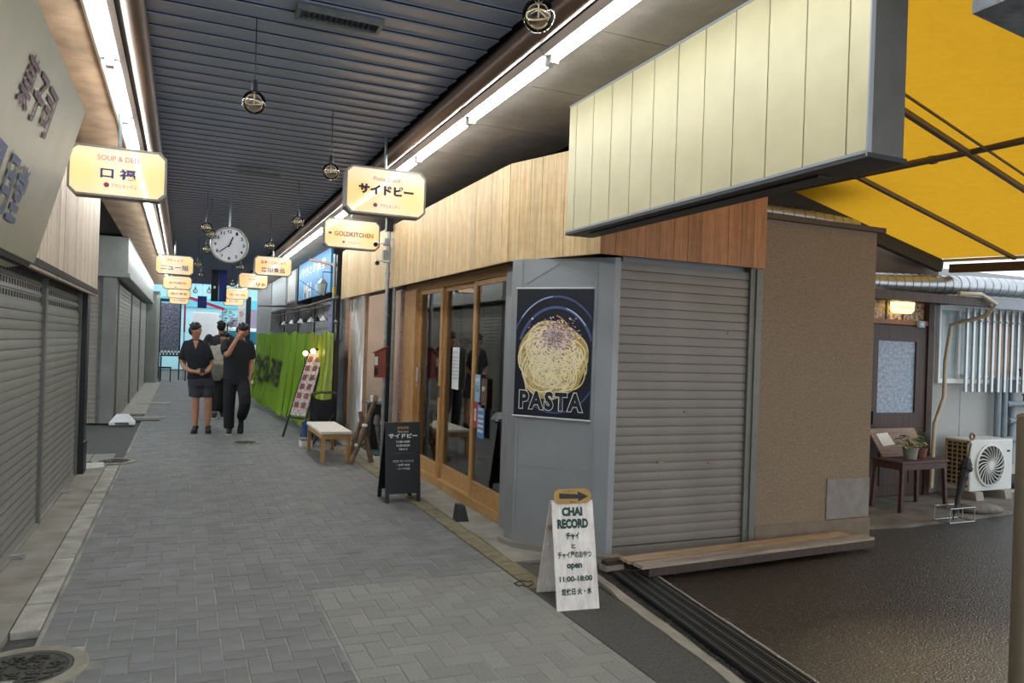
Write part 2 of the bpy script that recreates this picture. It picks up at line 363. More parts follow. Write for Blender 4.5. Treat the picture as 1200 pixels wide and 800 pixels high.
g = MB(mat('drain_lid', '55534f', .6, .4, .2, 30)); g.box(-.92, -.32, 14.35, 14.75, -.05, .014); g.build('drain_cover', tagd=('flat grey drain cover beside the white block', 'drain cover'))
def manhole(x, y, r, label, ring=.06):
    t = thing('manhole_cover', label, 'manhole cover', (x, y, 0))
    b = MB(mat('manhole_ring_cement', '8f8a7b', .85, 0, .2, 10, .3)); b.lathe([(r+ring, -.02), (r+ring, .008), (r+ring-.01, .011), (r, .011), (r, -.02)], n=36); b.build('collar', t)
    b = MB(mat('cast_iron', '44423e', .55, .5, .3, 40)); b.lathe([(r-.004, -.02), (r-.004, .008), (r-.02, .009), (r-.03, .006), (1e-3, .006)], n=36)
    rnd = random.Random(3)
    for k in range(int(90*r/.2)):
        a = rnd.uniform(0, 2*pi); q = sqrt(rnd.random())*(r-.04); an = rnd.uniform(0, pi)
        b.obox((q*cos(a), q*sin(a), .008), (cos(an), sin(an), 0), (.04, .01, .006))
    b.build('lid', t); return t
manhole(-.60, 3.87, .2, 'cast iron manhole cover nearest to left shop, at picture bottom')
manhole(-.68, 9.85, .17, 'round manhole cover with pale ring near the black post')
manhole(.86, 11.27, .16, 'faint manhole cover in the pavers ahead of the walkers', .03)
# ------------------------------------------------------------------ ceiling
cl = MB(m_dark); cl.box(-.36, 1.72, -3, 27.2, 3.36, 3.45); cl.box(-.38, -.31, -3, 27.2, 3.1, 3.36); cl.box(1.66, 1.72, -3, 27.2, 3.1, 3.36); ceiling = cl.build('ceiling', tagd=('arcade ceiling of blue-grey metal louvre slats', 'ceiling', None, 'structure'))
b = MB(m_ceil); prof = [(-.086, .0), (.078, .016), (.084, .012), (.084, .036), (.08, .038), (.076, .022), (-.086, .008)]
b.prismx(prof, -.26, 1.56); sm = b.mesh('slat')
yy = -2.8
while yy < 26.9:
    piece('slat', sm, ceiling, (0, yy, 3.19)); yy += .178
b = MB(m_panelc); pm = {}
for side, x0, x1 in (('l', -.95, -.36), ('r', 1.7, 2.75)):
    yy = -3.
    me = MB(m_panelc if side == 'r' else mat('brown_soffit_board', 'a08367', .7, 0, .2, 5, .3, 25)); me.box(x0, x1, .004, .896, 3.1, 3.12); mm = me.mesh('panel')
    while yy < 26.5:
        piece('panel', mm, ceiling, (0, yy, 0)); yy += .9
b = MB(m_dark); b.box(-4, -.3, -3, 9.3, 3.13, 3.2); b.box(-4, -.3, 14.1, 27.2, 3.13, 3.2); b.box(-3, -.3, 9.3, 14.1, 3.13, 3.2); b.box(1.6, 5.3, 4.6, 27.2, 3.13, 3.2); b.box(1.6, 2.6, -3, 4.6, 3.13, 3.2); b.build('roof_deck', ceiling)
for k, x in enumerate((-.27, 1.6)):
    b = MB(m_pipeb); b.tube([(x, -3, 3.1), (x, 27, 3.1)], .058, 16)
    b.build('trim_%d' % (9+k), smooth=True, tagd=('brown painted round beam along the %s edge of the louvres' % ('left', 'right')[k], 'beam', None, 'structure'))
# ceiling vents
def vent(x, y, label):
    t = thing('ceiling_vent', label, 'vent', (x, y, 3.16), 0); b = MB(m_galv)
    b.box(-.22, .22, -.075, -.055, 0, .03); b.box(-.22, .22, .055, .075, 0, .03); b.box(-.22, -.2, -.055, .055, 0, .03); b.box(.2, .22, -.055, .055, 0, .03); b.build('frame', t)
    b = MB(mat('vent_blue', '2c4256', .5, .3)); b.box(-.2, .2, -.055, .055, .02, .028); b.build('duct_opening', t)
    me = MB(mat('vent_blue', '')); me.obox((0, 0, .014), (1, 0, .6), (.02, .11, .002)); mm = me.mesh('louvre')
    for i in range(14): piece('louvre', mm, t, (-.185+i*.0285, 0, 0))
vent(.7, 3.98, 'blue slotted ceiling vent nearest, ahead of the first bulb'); vent(.66, 8.0, 'distant slotted ceiling vent behind the hanging bulbs')
# ------------------------------------------------------------------ fluorescent lamps
def lamp_proto():
    t = thing('fluorescent_lamp', '', 'lamp'); b = MB(m_white)
    b.prismx([(-.075, .08), (-.05, .045), (.05, .045), (.075, .08)], .0, 1.235); 
    o = b.build('housing', t)
    b = MB(m_white); b.box(.0, .03, -.022, .022, 0, .05); b.build('lamp_holder', t); b = MB(m_white); b.box(1.2, 1.235, -.022, .022, 0, .05); b.build('lamp_holder', t)
    b = MB(m_lampw); b.lathe([(.015, .03), (.015, 1.2)], (0, 0, .018), 10, 'x'); b.build('tube', t, smooth=True)
    return t
lp = lamp_proto(); first = True; names = {}
for side, x in (('left', -.43), ('right', 1.775)):
    for i in range(24):
        t = lp if first else copy_tree(lp); first = False
        y0 = -2.6+i*1.25; t.location = (x, y0, 3.02); t.rotation_euler = (0, 0, R90)
        if y0 < 1.2: t['label'] = 'tube lamp on the %s ceiling edge, %s one behind the camera' % (side, ['farthest', 'third', 'second', 'nearest'][i] if i < 4 else 'last')
        else:
            n = i-3; words = ['first', 'second', 'third', 'fourth', 'fifth', 'sixth', 'seventh', 'eighth', 'ninth', 'tenth', 'eleventh', 'twelfth', 'thirteenth', 'fourteenth', 'fifteenth', 'sixteenth', 'seventeenth', 'eighteenth', 'nineteenth', 'twentieth', 'twenty-first', 'twenty-second']
            t['label'] = '%s tube lamp from the camera along the %s ceiling edge' % (words[max(0, n-1)] if n > 0 else 'nearest', side)
        t['group'] = 'fluorescent tube lamps on the %s side' % side
# ------------------------------------------------------------------ roller shutters
def slat_mesh(width, pitch, m):
    b = MB(m); n = 6; f = []
    pf = []
    for i in range(n+1):
        a = i/n; pf.append((-.009-.0015*sin(pi*a), pitch*(.09+.85*a)))
    pf = [(0., 0.), (.002, pitch*.05)]+pf+[(0, pitch*.95), (0, pitch*1.0)]
    pts = [(y, z) for y, z in pf]; m_ = len(pts)
    vs = [(0, y, z) for y, z in pts]+[(width, y, z) for y, z in pts]+[(0, .004, 0), (width, .004, 0), (0, .004, pitch), (width, .004, pitch)]
    fs = [(i, m_+i, m_+i+1, i+1) for i in range(m_-1)]; b.add(vs, fs); me = b.mesh('slat')
    return me
def shutter(label, loc, rz, width, height, pitch, m, guides=(.06, .06), perf=0, group=None, nested=True, box=.0):
    t = thing('roller_shutter', label, 'roller shutter', loc, rz, group)
    me = slat_mesh(width, pitch, m); n = int((height-.09)/pitch)
    b = MB(m); b.box(0, width, -.012, .012, 0, .085); b.box(0, width, -.03, -.012, .0, .02); b.build('bottom_rail', t)
    for i in range(n-perf):
        piece('slat', me, t, (0, 0, .09+i*pitch))
    if perf:
        zb = .09+(n-perf)*pitch
        b = MB([m, m_black]); ph = height-zb; rows = 3; cols = int(width/.085); cw = width/cols
        b.box(0, width, 0, .01, zb, height)
        for r in range(rows):
            z = zb+ph*(r+.5)/rows
            for c in range(cols):
                x = (c+.5)*cw; b.cur = 1; b.box(x-.018, x+.018, -.004, 0, z-.018, z+.018)
                b.cur = 0
            b.box(0, width, -.012, 0, z+.03, z+.04)
        b.build('perforated_panel', t)
    for k, x in enumerate((-guides[0], width)):
        b = MB(m_guide); b.box(x, x+guides[k], -.035, .03, 0, height)
        if guides[k]: b.build('guide_rail', t)
    return t
# left near shop (front plane x = -1.0)
wl = MB(m_grey); wl.box(-4, -1.06, -3, 9.0, 0, 3.2); wl.box(-1.06, -1.0, -3, 9.0, 1.95, 3.09); wl.build('wall_left', tagd=('left shop building behind the grey roller shutters', 'wall', None, 'structure'))
shutter('left shop roller shutter nearest the camera, mostly out of frame', (-1.0, 2.5, 0), R90, 2.1, 1.92, .064, m_slat, (.06, .0), 3)
shutter('grey roller shutter on the left with perforated top, under the metal sign', (-1.0, 4.66, 0), R90, 2.06, 1.92, .064, m_slat, (.06, .0), 3)
shutter('grey roller shutter between the centre rail and the black post', (-1.0, 6.8, 0), R90, 2.12, 1.92, .064, m_slat, (.08, .05), 3)
b = MB(m_black); b.box(-1.08, -.92, 9.02, 9.26, 0, 1.95); b.box(-1.085, -.91, 9.01, 9.27, 0, .34); b.build('shop_post', tagd=('black post at the end of the left shutters', 'post'), bevel=.006)
b = MB(m_dark); b.box(-1.0, -.84, -3, 9.1, 1.9, 1.95); b.build('trim_11', tagd=('dark soffit strip under the left wooden fascia', 'trim', None, 'structure'))
# shutter handles (small latch bars)
for k, (y, lab) in enumerate(((5.75, 'small metal latch at the foot of left shutter'), (7.95, 'small metal latch at the foot of second left shutter'))):
    b = MB(m_alu); b.box(-1.0+.0, -.9, y-.015, y+.015, .02, .035); b.box(-.91, -.895, y-.02, y+.02, .0, .04); b.build('shutter_latch', tagd=(lab, 'latch'))
# plank fascias
def fascia(label, loc, rz, width, z0, z1, pw, m, group=None, th=.03, part='plank'):
    t = thing('wooden_fascia', label, 'fascia', (loc[0], loc[1], z0), rz, group)
    n = max(1, round(width/pw)); p = width/n; b = MB(m); b.box(.0015, p-.0015, 0, th, 0, z1-z0); me = b.mesh(part)
    for i in range(n):
        k = MB(m); k.box(.0015+i*p, (i+1)*p-.0015, random.uniform(-.001, .001), th, 0, z1-z0); k.build(part, t)
    return t
fascia('bleached wooden plank fascia above the left shutters', (-.85, 4.3, 0), R90, 4.85, 1.88, 3.02, .13, m_woodl)
b = MB(m_dark); b.box(-1.0, -.88, 9.0, 9.14, 1.9, 3.05); b.build('trim_12', tagd=('end board closing the left fascia', 'trim', None, 'structure'))
# big leaning metal shop sign on the left
t = thing('shop_sign', 'large leaning beige metal shop sign with purple and blue characters', 'sign', (-.6, 3.2, 1.9))
ms = mat('brushed_beige_metal', 'a39d86', .38, .35, .06, 4)
b = MB(ms, (-.6, 3.2, 1.9)); P0 = (-.705, 1.84); P1 = (-.5, 2.65)
b.prismy([(P0[0], P0[1]), (P1[0], P1[1]), (P1[0]-.03, P1[1]+.02), (P0[0]-.12, P0[1]-.03)], 1.9, 4.5); b.build('board', t)
b = MB(m_dark, (-.6, 3.2, 1.9)); b.prismy([(-.84, 1.83), (-.72, 1.815), (-.55, 2.64), (-.84, 2.64)], 1.92, 4.46); b.build('backing', t)
ln = sqrt((P1[0]-P0[0])**2+(P1[1]-P0[1])**2)
tt = thing('sign_face', None, None, (P0[0]+.6+.002, 0, P0[1]-1.9)); tt.parent = t
lean = atan2(P1[0]-P0[0], P1[1]-P0[1])
tt.rotation_euler = Matrix(((0, -cos(lean), sin(lean)), (1, 0, 0), (0, sin(lean), cos(lean)))).to_euler()
mpur = mat('purple_paint', '5a3440', .5); mbl = mat('faded_blue_paint', '56607a', .5)
def onface(s, wd, ht, x, z, m, bold):
    o = txt(t, s, wd, ht, x, z, -.004, m, bold, 'character'); o.matrix_local = tt.matrix_local.copy()
for i, ch in enumerate('菓子司'):
    onface(ch, .19, .2, .10+i*.215, .60, mpur, .02)
for i, ch in enumerate('風月堂'):
    onface(ch, .19, .24, .04+i*.23, .23, mbl, .02)
bpy.data.objects.remove(tt)

# ------------------------------------------------------------------ far left building
b = MB(m_grey); b.box(-5, -1.1, 14.14, 26.6, 0, 2.41); b.build('wall_back', tagd=('grey far left building with beige roller shutters', 'wall', None, 'structure'))
shutter('weathered beige roller shutter facing the side street beyond the black post', (-3.0, 14.1, 0), 0, 1.72, 2.41, .075, m_slat_b, (.05, .06))
b = MB(m_grey); b.box(-1.22, -1.02, 14.02, 14.3, 0, 2.46); b.build('corner_pillar', tagd=('grey corner pillar between beige shutters on the left', 'pillar'))
gy = 14.35; labs = ['beige roller shutter on alley side, next to the corner pillar', 'second beige alley shutter beyond corner pillar', 'third beige alley shutter, nearest to rounded grey pillar']
for k in range(3):
    shutter(labs[k], (-1.03, gy+k*3.6, 0), R90, 3.45, 2.35, .075, m_slat_b, (.05, .05), group='beige roller shutters along the alley')
b = MB(mat('galvanised_fascia', '8d8f8a', .45, .35, .1, 5)); b.box(-4, -.86, 14.02, 25.5, 2.47, 3.095); b.box(-4.02, -.83, 13.99, 25.5, 2.42, 2.5)
b.build('metal_fascia', tagd=('galvanised metal fascia box over the beige shutters', 'fascia'), bevel=.01)
t = thing('pillar', 'rounded pale grey pillar at the far left arcade end', 'pillar', (-.86, 26.1, 0)); b = MB(mat('pale_grey_render', '8a8d87', .7, 0, .06, 3, .1))
b.prism([(-.2, -.55), (.1, -.55), (.17, -.48), (.17, .5), (-.2, .5)], 0, 2.75); b.build('shaft', t); b = MB(m_grey); b.box(-.22, .19, -.57, .52, 2.75, 2.82); b.build('cap', t)
# white concrete foot block
t = thing('sign_base', 'white trapezoid concrete base block by the left corner pillar', 'base block', (-.86, 13.85, 0)); b = MB(m_white)
b.add([(-.19, -.12, .04), (.19, -.12, .04), (.19, .12, .04), (-.19, .12, .04), (-.09, -.06, .17), (.09, -.06, .17), (.09, .06, .17), (-.09, .06, .17)], [(0, 1, 5, 4), (1, 2, 6, 5), (2, 3, 7, 6), (3, 0, 4, 7), (4, 5, 6, 7), (3, 2, 1, 0)])
b.box(-.19, -.1, -.12, .12, 0, .04); b.box(.1, .19, -.12, .12, 0, .04); b.build('block', t, bevel=.01)

# ------------------------------------------------------------------ corner shop (right)
b = MB(m_greyp); b.box(2.9, 4.1, 4.66, 4.72, 0, 3.1); b.box(5.2, 5.3, 4.66, 5.75, 0, 2.5); b.box(2.62, 5.3, 9.0, 9.1, 0, 3.1); b.box(5.2, 5.3, 5.7, 9.0, 0, 3.1)
b.build('wall_right', tagd=('walls of the corner shop interior', 'wall', None, 'structure'))
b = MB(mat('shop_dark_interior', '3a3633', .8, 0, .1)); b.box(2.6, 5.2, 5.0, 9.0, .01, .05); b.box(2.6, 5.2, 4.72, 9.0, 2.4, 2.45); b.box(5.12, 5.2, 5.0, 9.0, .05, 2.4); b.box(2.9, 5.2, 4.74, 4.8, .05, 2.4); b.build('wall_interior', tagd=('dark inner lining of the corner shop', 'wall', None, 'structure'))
# interior fittings seen through glass
t = thing('shop_counter', 'wooden counter inside the corner shop behind the glass', 'counter', (3.55, 6.9, .05)); b = MB(m_frame); b.box(-.2, .2, -1.3, .3, .95, 1.0); b.build('counter_top', t); b = MB(m_grey); b.box(-.12, .15, -1.2, .25, 0, .95); b.build('counter_front', t)
t = thing('shelf_unit', 'dark wooden cupboard inside the shop beside the far door', 'cupboard', (4.4, 8.6, .05)); b = MB(m_frame); b.box(-.5, .5, -.18, .18, 0, 1.4); b.build('body', t); b = MB(m_frame); b.box(-.02, .02, -.2, -.18, .1, 1.3); b.build('door_rail', t)
# column cladding
colp = [(2.285, 5.24), (2.31, 5.14), (2.72, 4.66), (2.79, 4.585), (2.84, 4.585), (2.84, 4.72), (2.8, 4.85), (2.56, 5.6), (2.45, 5.74), (2.45, 5.3)]
t = thing('corner_column', 'grey metal clad chamfered corner column carrying the pasta banner', 'column', (2.55, 5.0, 0)); b = MB(m_greyp, (2.55, 5.0, 0)); b.prism(colp[::-1] if False else colp, 0, 2.155); b.build('shaft', t)
fa = Vector((2.31, 5.14, 0)); fb = Vector((2.72, 4.66, 0)); fd = (fb-fa).normalized(); fn = Vector((-fd.y, fd.x, 0)); fn = fn if fn.dot(Vector((-1, -1, 0))) > 0 else -fn
crz = atan2(fd.y, fd.x)
b = MB(m_greyp, (2.55, 5.0, 0)); 
for p, q in (((.01, .0), (.01, 2.16)), ((.60, .0), (.60, 2.16))):
    a_ = fa+fd*p[0]+fn*.003; b.obox(a_+Vector((0, 0, 1.075)), fd, (.022, .008, 2.13))
b.obox(fa+fd*.31+fn*.001+Vector((0, 0, .62)), fd, (.6, .004, .006)); b.build('edge_trim', t)
b = MB(m_greyp, (2.55, 5.0, 0))
for s_ in (-1, 1): b.bar(fa+fd*.31+fn*.003+Vector((0, 0, 2.12)), fa+fd*(.31+s_*.26)+fn*.003+Vector((0, 0, 1.97)), .006, .008)
b.build('crease', t)
b = MB(m_conc); b.prism([(2.25, 5.27), (2.29, 5.1), (2.70, 4.60), (2.80, 4.52), (2.9, 4.52), (2.9, 4.6), (2.6, 5.3)], 0, .045); b.build('baseboard_right', tagd=('rough cement foot under the grey corner column', 'footing', None, 'structure'))
# corner shutter facing the side alley
shutter('large grey-brown roller shutter facing the side alley', (2.842, 4.62, .0), 0, 1.17, 2.2, .066, m_slat_r, (.0, .1))
b = MB(m_guide); b.box(4.06, 4.12, 4.57, 4.585, 0, 2.16); b.build('trim_13', tagd=('dark steel jamb beside the corner roller shutter', 'jamb', None, 'structure'))
cs = [o for o in C.objects if o.get('label') == 'large grey-brown roller shutter facing the side alley'][0]
for x, z in ((.38, .68), (.84, .66), (.6, 1.05), (.98, 1.65)): b = MB(mat('rust_tan', '8a745f', .6)); b.box(x, x+.055, -.018, -.01, z, z+.014); b.build('finger_grip', cs)
# fascias of the corner shop
fascia('pale wooden plank fascia along the alley above the glass doors', (2.3, 12.1, 0), -R90, 12.1-5.39, 2.16, 2.92, .12, m_wood)
fl_ = sqrt((2.61-2.3)**2+(4.5-5.38)**2)
fascia('pale wooden fascia on the chamfered corner above pasta banner', (2.302, 5.38, 0), atan2(4.5-5.38, 2.61-2.3), fl_, 2.16, 2.92, .12, m_wood)
fascia('brown stained plank fascia above the corner roller shutter', (2.615, 4.5, 0), 0, 1.46, 2.16, 2.92, .125, m_woodb)
b = MB(m_dark); b.prism([(2.33, 5.4), (2.34, 12.1), (2.6, 12.1), (2.6, 4.9), (4.07, 4.64), (4.07, 4.53), (2.64, 4.53)][::-1], 2.19, 2.9); b.build('trim_14', tagd=('dark soffit board behind the wooden fascias', 'soffit', None, 'structure'))
# timber sliding doors x=2.5
b = MB(m_frameh); b.box(2.47, 2.6, 5.5, 8.9, 0, .085); b.box(2.48, 2.6, 5.5, 8.9, 2.1, 2.19); b.build('door_frame', tagd=('orange pine sill and lintel of the sliding glass doors', 'door frame', None, 'structure'))
b = MB(m_frame); b.box(2.45, 2.6, 8.38, 8.86, .0, 2.12); b.build('trim_15', tagd=('wide orange pine jamb left of the sliding doors', 'jamb', None, 'structure'))
def sliding(name, y0, y1, x, label):
    t = thing(name, label, 'sliding door', (x, y1, .085), -R90, kind='structure'); wd = y1-y0
    for a, c in ((0, .06), (wd-.07, wd)):
        b = MB(m_frame); b.box(a, c, -.02, .02, 0, 2.02); b.build('stile', t)
    b = MB(m_frameh); b.box(.06, wd-.07, -.015, .015, 0, .15); b.build('bottom_rail', t)
    b = MB(m_frameh); b.box(.06, wd-.07, -.015, .015, 1.97, 2.02); b.build('top_rail', t)
    b = MB(m_glass); b.add([(.06, 0, .15), (wd-.07, 0, .15), (wd-.07, 0, 1.97), (.06, 0, 1.97)], [(0, 1, 2, 3)]); b.build('pane', t)
    b = MB(m_black); b.box(wd-.055, wd-.015, -.024, -.02, .85, .97); b.build('pull', t)
    return t
sliding('door_1', 5.68, 6.62, 2.52, 'nearest sliding glass door, beside the grey corner column')
d2 = sliding('door_2', 6.58, 7.58, 2.55, 'middle sliding glass door with a white notice')
sliding('door_3', 7.54, 8.4, 2.52, 'far sliding glass door beside the wide pine jamb')
b = MB(m_black); b.box(2.75, 2.85, 7.9, 8.2, .05, 2.3); b.build('interior_post', tagd=('black post standing just inside the far glass door', 'post'))
# papers on glass
def paper(name, label, cat, loc, rz, wd, ht, m, draws=(), tilt=0):
    t = thing(name, label, cat, loc, rz); b = MB(m); b.box(-wd/2, wd/2, 0, .002, 0, ht); b.build('sheet', t)
    for (s, x, z, ww, hh, mm, bo) in draws: txt(t, s, ww, hh, x, z, -.002, mm, bo)
    return t
mk = mat('ink_black', '1b1b1e', .6); mr_ = mat('ink_red', 'b8322c', .6); mbu = mat('ink_blue', '2b5aa0', .6); mw = mat('ink_white', 'e9e9e6', .6); mpap = mat('white_paper', 'd9dbd9', .7, 0, .03)
paper('notice', 'white printed notice taped on the middle glass door', 'notice', (2.515, 7.12, 1.05), -R90, .2, .42, mpap,
      [('お知らせ', 0, .37, .12, .025, mk, 0)]+[('営業時間変更のご案内', 0, .32-.035*i, .16, .016, mk, 0) for i in range(7)])
paper('flyer', 'pale blue and white flyer, uppermost of the four on glass door', 'flyer', (2.49, 6.43, .98), -R90, .13, .25, mat('pale_blue_print', '8fb0c4', .6), [('SOFT', 0, .2, .1, .03, mw, .02), ('ラム', 0, .12, .09, .06, mk, .02)])
paper('flyer', 'dark brown food flyer beside the pale blue flyer', 'flyer', (2.49, 6.27, .93), -R90, .13, .27, mat('brown_print', '5a4030', .6, 0, .4, 20), [('美味', 0, .18, .08, .05, mw, .02)])
paper('flyer', 'red flyer with white figures below the pale blue one', 'flyer', (2.49, 6.46, .74), -R90, .10, .24, mat('red_print', 'a33a38', .6), [('8', 0, .12, .05, .12, mw, .02)])
paper('flyer', 'blue and white timetable flyer, lowest on the glass door', 'flyer', (2.49, 6.32, .66), -R90, .17, .3, mat('blue_print', '5a82b0', .6), [('INFO', 0, .26, .12, .03, mw, .02)]+[('■■■■■', 0, .2-.045*i, .13, .025, mpap, .0) for i in range(4)])
dl = thing('door_lettering', 'black shop name lettering stuck on the middle glass door', 'lettering', (2.525, 7.02, 1.52), -R90); txt(dl, 'サイドビー', .34, .1, 0, 0, 0, mk, .04, 'character')
t = paper('sticker', 'small white and red sticker on the far door stile', 'sticker', (2.485, 8.36, 1.0), -R90, .05, .22, mpap, [('禁煙', 0, .04, .04, .05, mr_, .02)])
# black door stop
b = MB(m_black, (2.22, 6.02, 0)); b.add([(2.16, 5.97, .0), (2.27, 5.95, .0), (2.28, 6.07, .0), (2.17, 6.09, 0), (2.17, 5.99, .14), (2.24, 5.975, .13), (2.25, 6.06, .13), (2.18, 6.07, .14)], [(0, 1, 5, 4), (1, 2, 6, 5), (2, 3, 7, 6), (3, 0, 4, 7), (4, 5, 6, 7), (3, 2, 1, 0)])
o = b.build('doorstop', tagd=('small black block standing before the glass doors', 'doorstop'), bevel=.004); o.location = (2.22, 6.02, .004)
# brick strip
t = thing('brick_pier', 'narrow pier of tiny red-grey bricks beside the pine jamb', 'brick pier', (2.5, 9.05, 0), -R90)
b = MB(mat('brick_mortar', '77706a', .9)); b.box(-.15, .15, .01, .1, 0, 2.2); b.build('backing', t)
mbr = mat('red_grey_brick', '8a6a60', .85, 0, .15, 30, .3, 80, island=.25)
bm_ = MB(mbr); bm_.box(0, .072, -.008, .01, 0, .03); bme = bm_.mesh('brick')
for j in range(60):
    for i in range(4): piece('brick', bme, t, (-.15+i*.076+(.0 if j % 2 else -.0), 0, .02+j*.0355))

# ------------------------------------------------------------------ pasta banner
t = thing('banner', 'dark banner with a plate of pasta and the word PASTA', 'banner', fa+fd*.285+fn*.018+Vector((0, 0, .985)), crz)
W_, H_ = .60, .95
mbk = mat('banner_dark_blue', '1b1e2a', .35, 0, .1, 4)
b = MB(mbk); b.box(-W_/2, W_/2, 0, .004, 0, H_); bsh = b.build('sheet', t)
b = MB(mat('banner_rod', 'c4c4c0', .4)); b.tube([(-W_/2-.01, 0, H_), (W_/2+.01, 0, H_)], .007); b.build('rod', t); b = MB(mat('banner_rod', '')); b.tube([(-W_/2-.01, 0, 0), (W_/2+.01, 0, 0)], .007); b.build('rod', t)
def arcs(lst, m, name):
    b = MB(m)
    for (cx, cz, rx, rz_, a0, a1, wd, y) in lst:
        n = 28; vs = []; fs = []
        for i in range(n+1):
            a = radians(a0+(a1-a0)*i/n)
            for k in (-1, 1):
                X_ = max(-W_/2, min(W_/2, cx+(rx+k*wd/2)*cos(a))); Z_ = max(0, min(H_, cz+(rz_+k*wd/2)*sin(a))); vs.append((X_, y, Z_))
        fs = [(2*i, 2*i+2, 2*i+3, 2*i+1) for i in range(n)]; b.add(vs, fs)
    b.build(name, bsh)['kind'] = 'stuff'
arcs([(0.02, .44, .36, .45, 20, 165, .014, -.002), (.02, .44, .30, .37, 20, 160, .02, -.002), (.02, .40, .33, .36, 215, 330, .012, -.002)], mat('print_plate_rim', '4a5683', .4), 'plate_rim')
arcs([(0.02, .44, .30, .375, 40, 75, .008, -.0025), (0.02, .44, .36, .45, 95, 140, .006, -.0025)], mat('print_highlight', 'b9c0da', .4), 'plate_glint')
b = MB(mat('print_pasta_base', 'b8a060', .5, 0, .3, 40)); n = 40; pb = []
for i in range(n):
    a = 2*pi*i/n; pb.append((.27*cos(a)*(1+.04*sin(5*a)), .43+.29*sin(a)*(1+.05*sin(3*a+1))))
b.add([(x, -.003, z) for x, z in pb], [tuple(range(n))]); b.build('pasta_base', bsh)
rnd = random.Random(11)
cols = [mat('print_noodle_pale', 'ecdcb2', .5), mat('print_noodle_mid', 'd8c184', .5), mat('print_noodle_deep', 'b2924d', .5)]
for q in range(3):
    b = MB(cols[[2, 1, 0][q]])
    for i in range([80, 120, 110][q]):
        ca = rnd.uniform(0, 2*pi); cr_ = sqrt(rnd.random())*.15; cx, cz = cr_*cos(ca), .43+cr_*1.05*sin(ca)
        rx = rnd.uniform(.04, .17); rz_ = rx*rnd.uniform(.6, 1.2); a0 = rnd.uniform(0, 2*pi); da = rnd.uniform(1.5, 4.2); rot = rnd.uniform(0, pi); wd = .0095
        vs = []; N_ = 14; y = -.0035-.0001*i/10-q*.0012
        for k in range(N_+1):
            a = a0+da*k/N_
            for sgn in (-1, 1):
                px, pz = (rx+sgn*wd/2)*cos(a), (rz_+sgn*wd/2)*sin(a); vs.append((max(-.28, min(.28, cx+px*cos(rot)-pz*sin(rot))), y, max(.16, cz+px*sin(rot)+pz*cos(rot))))
        b.add(vs, [(2*k, 2*k+2, 2*k+3, 2*k+1) for k in range(N_)])
    b.build('noodles', bsh, fixn=False)['kind'] = 'stuff'
b = MB([mat('print_ham', 'a8707a', .6), mat('print_cheese', 'ecdcd8', .6), mat('print_pepper', '3c2c26', .6)])
for i in range(1100):
    b.cur = rnd.choice((0, 0, 0, 1, 1, 1, 2, 2)); sg = .075 if b.cur < 2 else .13
    x = rnd.gauss(.02, sg); z = rnd.gauss(.60 if b.cur < 2 else .45, sg*.8); 
    if abs(x) > .22 or z > .74 or z < .2: continue
    s_ = rnd.uniform(.003, .008)*(1 if b.cur < 2 else .55); a = rnd.uniform(0, pi)
    vs = [(x+s_*cos(a+k*pi/2)*(1.6 if k % 2 else 1), -.0075, z+s_*sin(a+k*pi/2)) for k in range(4)]; b.add(vs, [(0, 1, 2, 3)])
b.build('ham_flakes', bsh, fixn=False)['kind'] = 'stuff'
o = txt(bsh, 'PASTA', .50, .135, 0, .125, -.011, mk, .045, 'lettering', None, 1.26); txt(bsh, 'PASTA', .5, .1, 0, .125, -.009, mw, .078, 'lettering_outline', tuple(o['k']), 1.26)

# ------------------------------------------------------------------ brown stucco wall and neighbours
b = MB(m_stucco); b.box(4.12, 5.34, 4.58, 4.66, .16, 2.56); b.box(5.26, 5.34, 4.66, 5.8, .0, 2.56); b.build('wall_side', tagd=('brown speckled stucco wall beside corner shutter', 'wall', None, 'structure'))
b = MB(mat('brown_cap_board', '4c3d32', .7)); b.box(4.08, 5.4, 4.54, 5.0, 2.56, 2.6); b.build('trim_16', tagd=('thin dark board capping the stucco wall', 'trim', None, 'structure'))
b = MB(mat('plinth_concrete', '77695a', .85, 0, .12, 10, .3)); b.box(4.12, 5.35, 4.565, 4.66, 0, .165); b.build('baseboard_side', tagd=('concrete plinth below the stucco wall', 'plinth', None, 'structure'))
b = MB(mat('grey_cement_board', '7f7a74', .8, 0, .1, 12, .2)); b.box(4.86, 5.335, 4.568, 4.58, .175, .5); b.build('access_panel', tagd=('square grey cement panel low on the stucco wall', 'panel'))
# planks on ground before shutter
mp = wood('weathered_plank', 'a09588', '7d7268', knots=False, axis='X')
b = MB(mp); b.obox((0, 0, 0), (1, 0, 0), (2.26, .11, .022)); o = b.build('plank', tagd=('grey weathered plank on the timbers, front one below the shutter', 'plank', 'planks laid before the corner shutter')); o.location = (3.93, 4.26, .077); o.rotation_euler = (0, 0, .055)
b = MB(wood('tan_plank', 'b09a80', '8d765e', knots=False, axis='X')); b.obox((0, 0, 0), (1, 0, 0), (2.15, .12, .022)); o = b.build('plank', tagd=('paler tan plank lying behind the grey plank against the shutter', 'plank', 'planks laid before the corner shutter')); o.location = (3.86, 4.39, .077); o.rotation_euler = (0, 0, .055)
b = MB(m_darkw); b.obox((0, 0, 0), (1, 0, 0), (2.2, .1, .05)); o = b.build('timber', tagd=('dark timber lying under the front plank', 'timber')); o.location = (3.95, 4.245, .04); o.rotation_euler = (0, 0, .055)
b = MB(m_darkw); b.obox((0, 0, 0), (1, 0, 0), (2.1, .08, .05)); o = b.build('timber', tagd=('dark timber lying under the rear plank', 'timber')); o.location = (3.87, 4.4, .04); o.rotation_euler = (0, 0, .055)
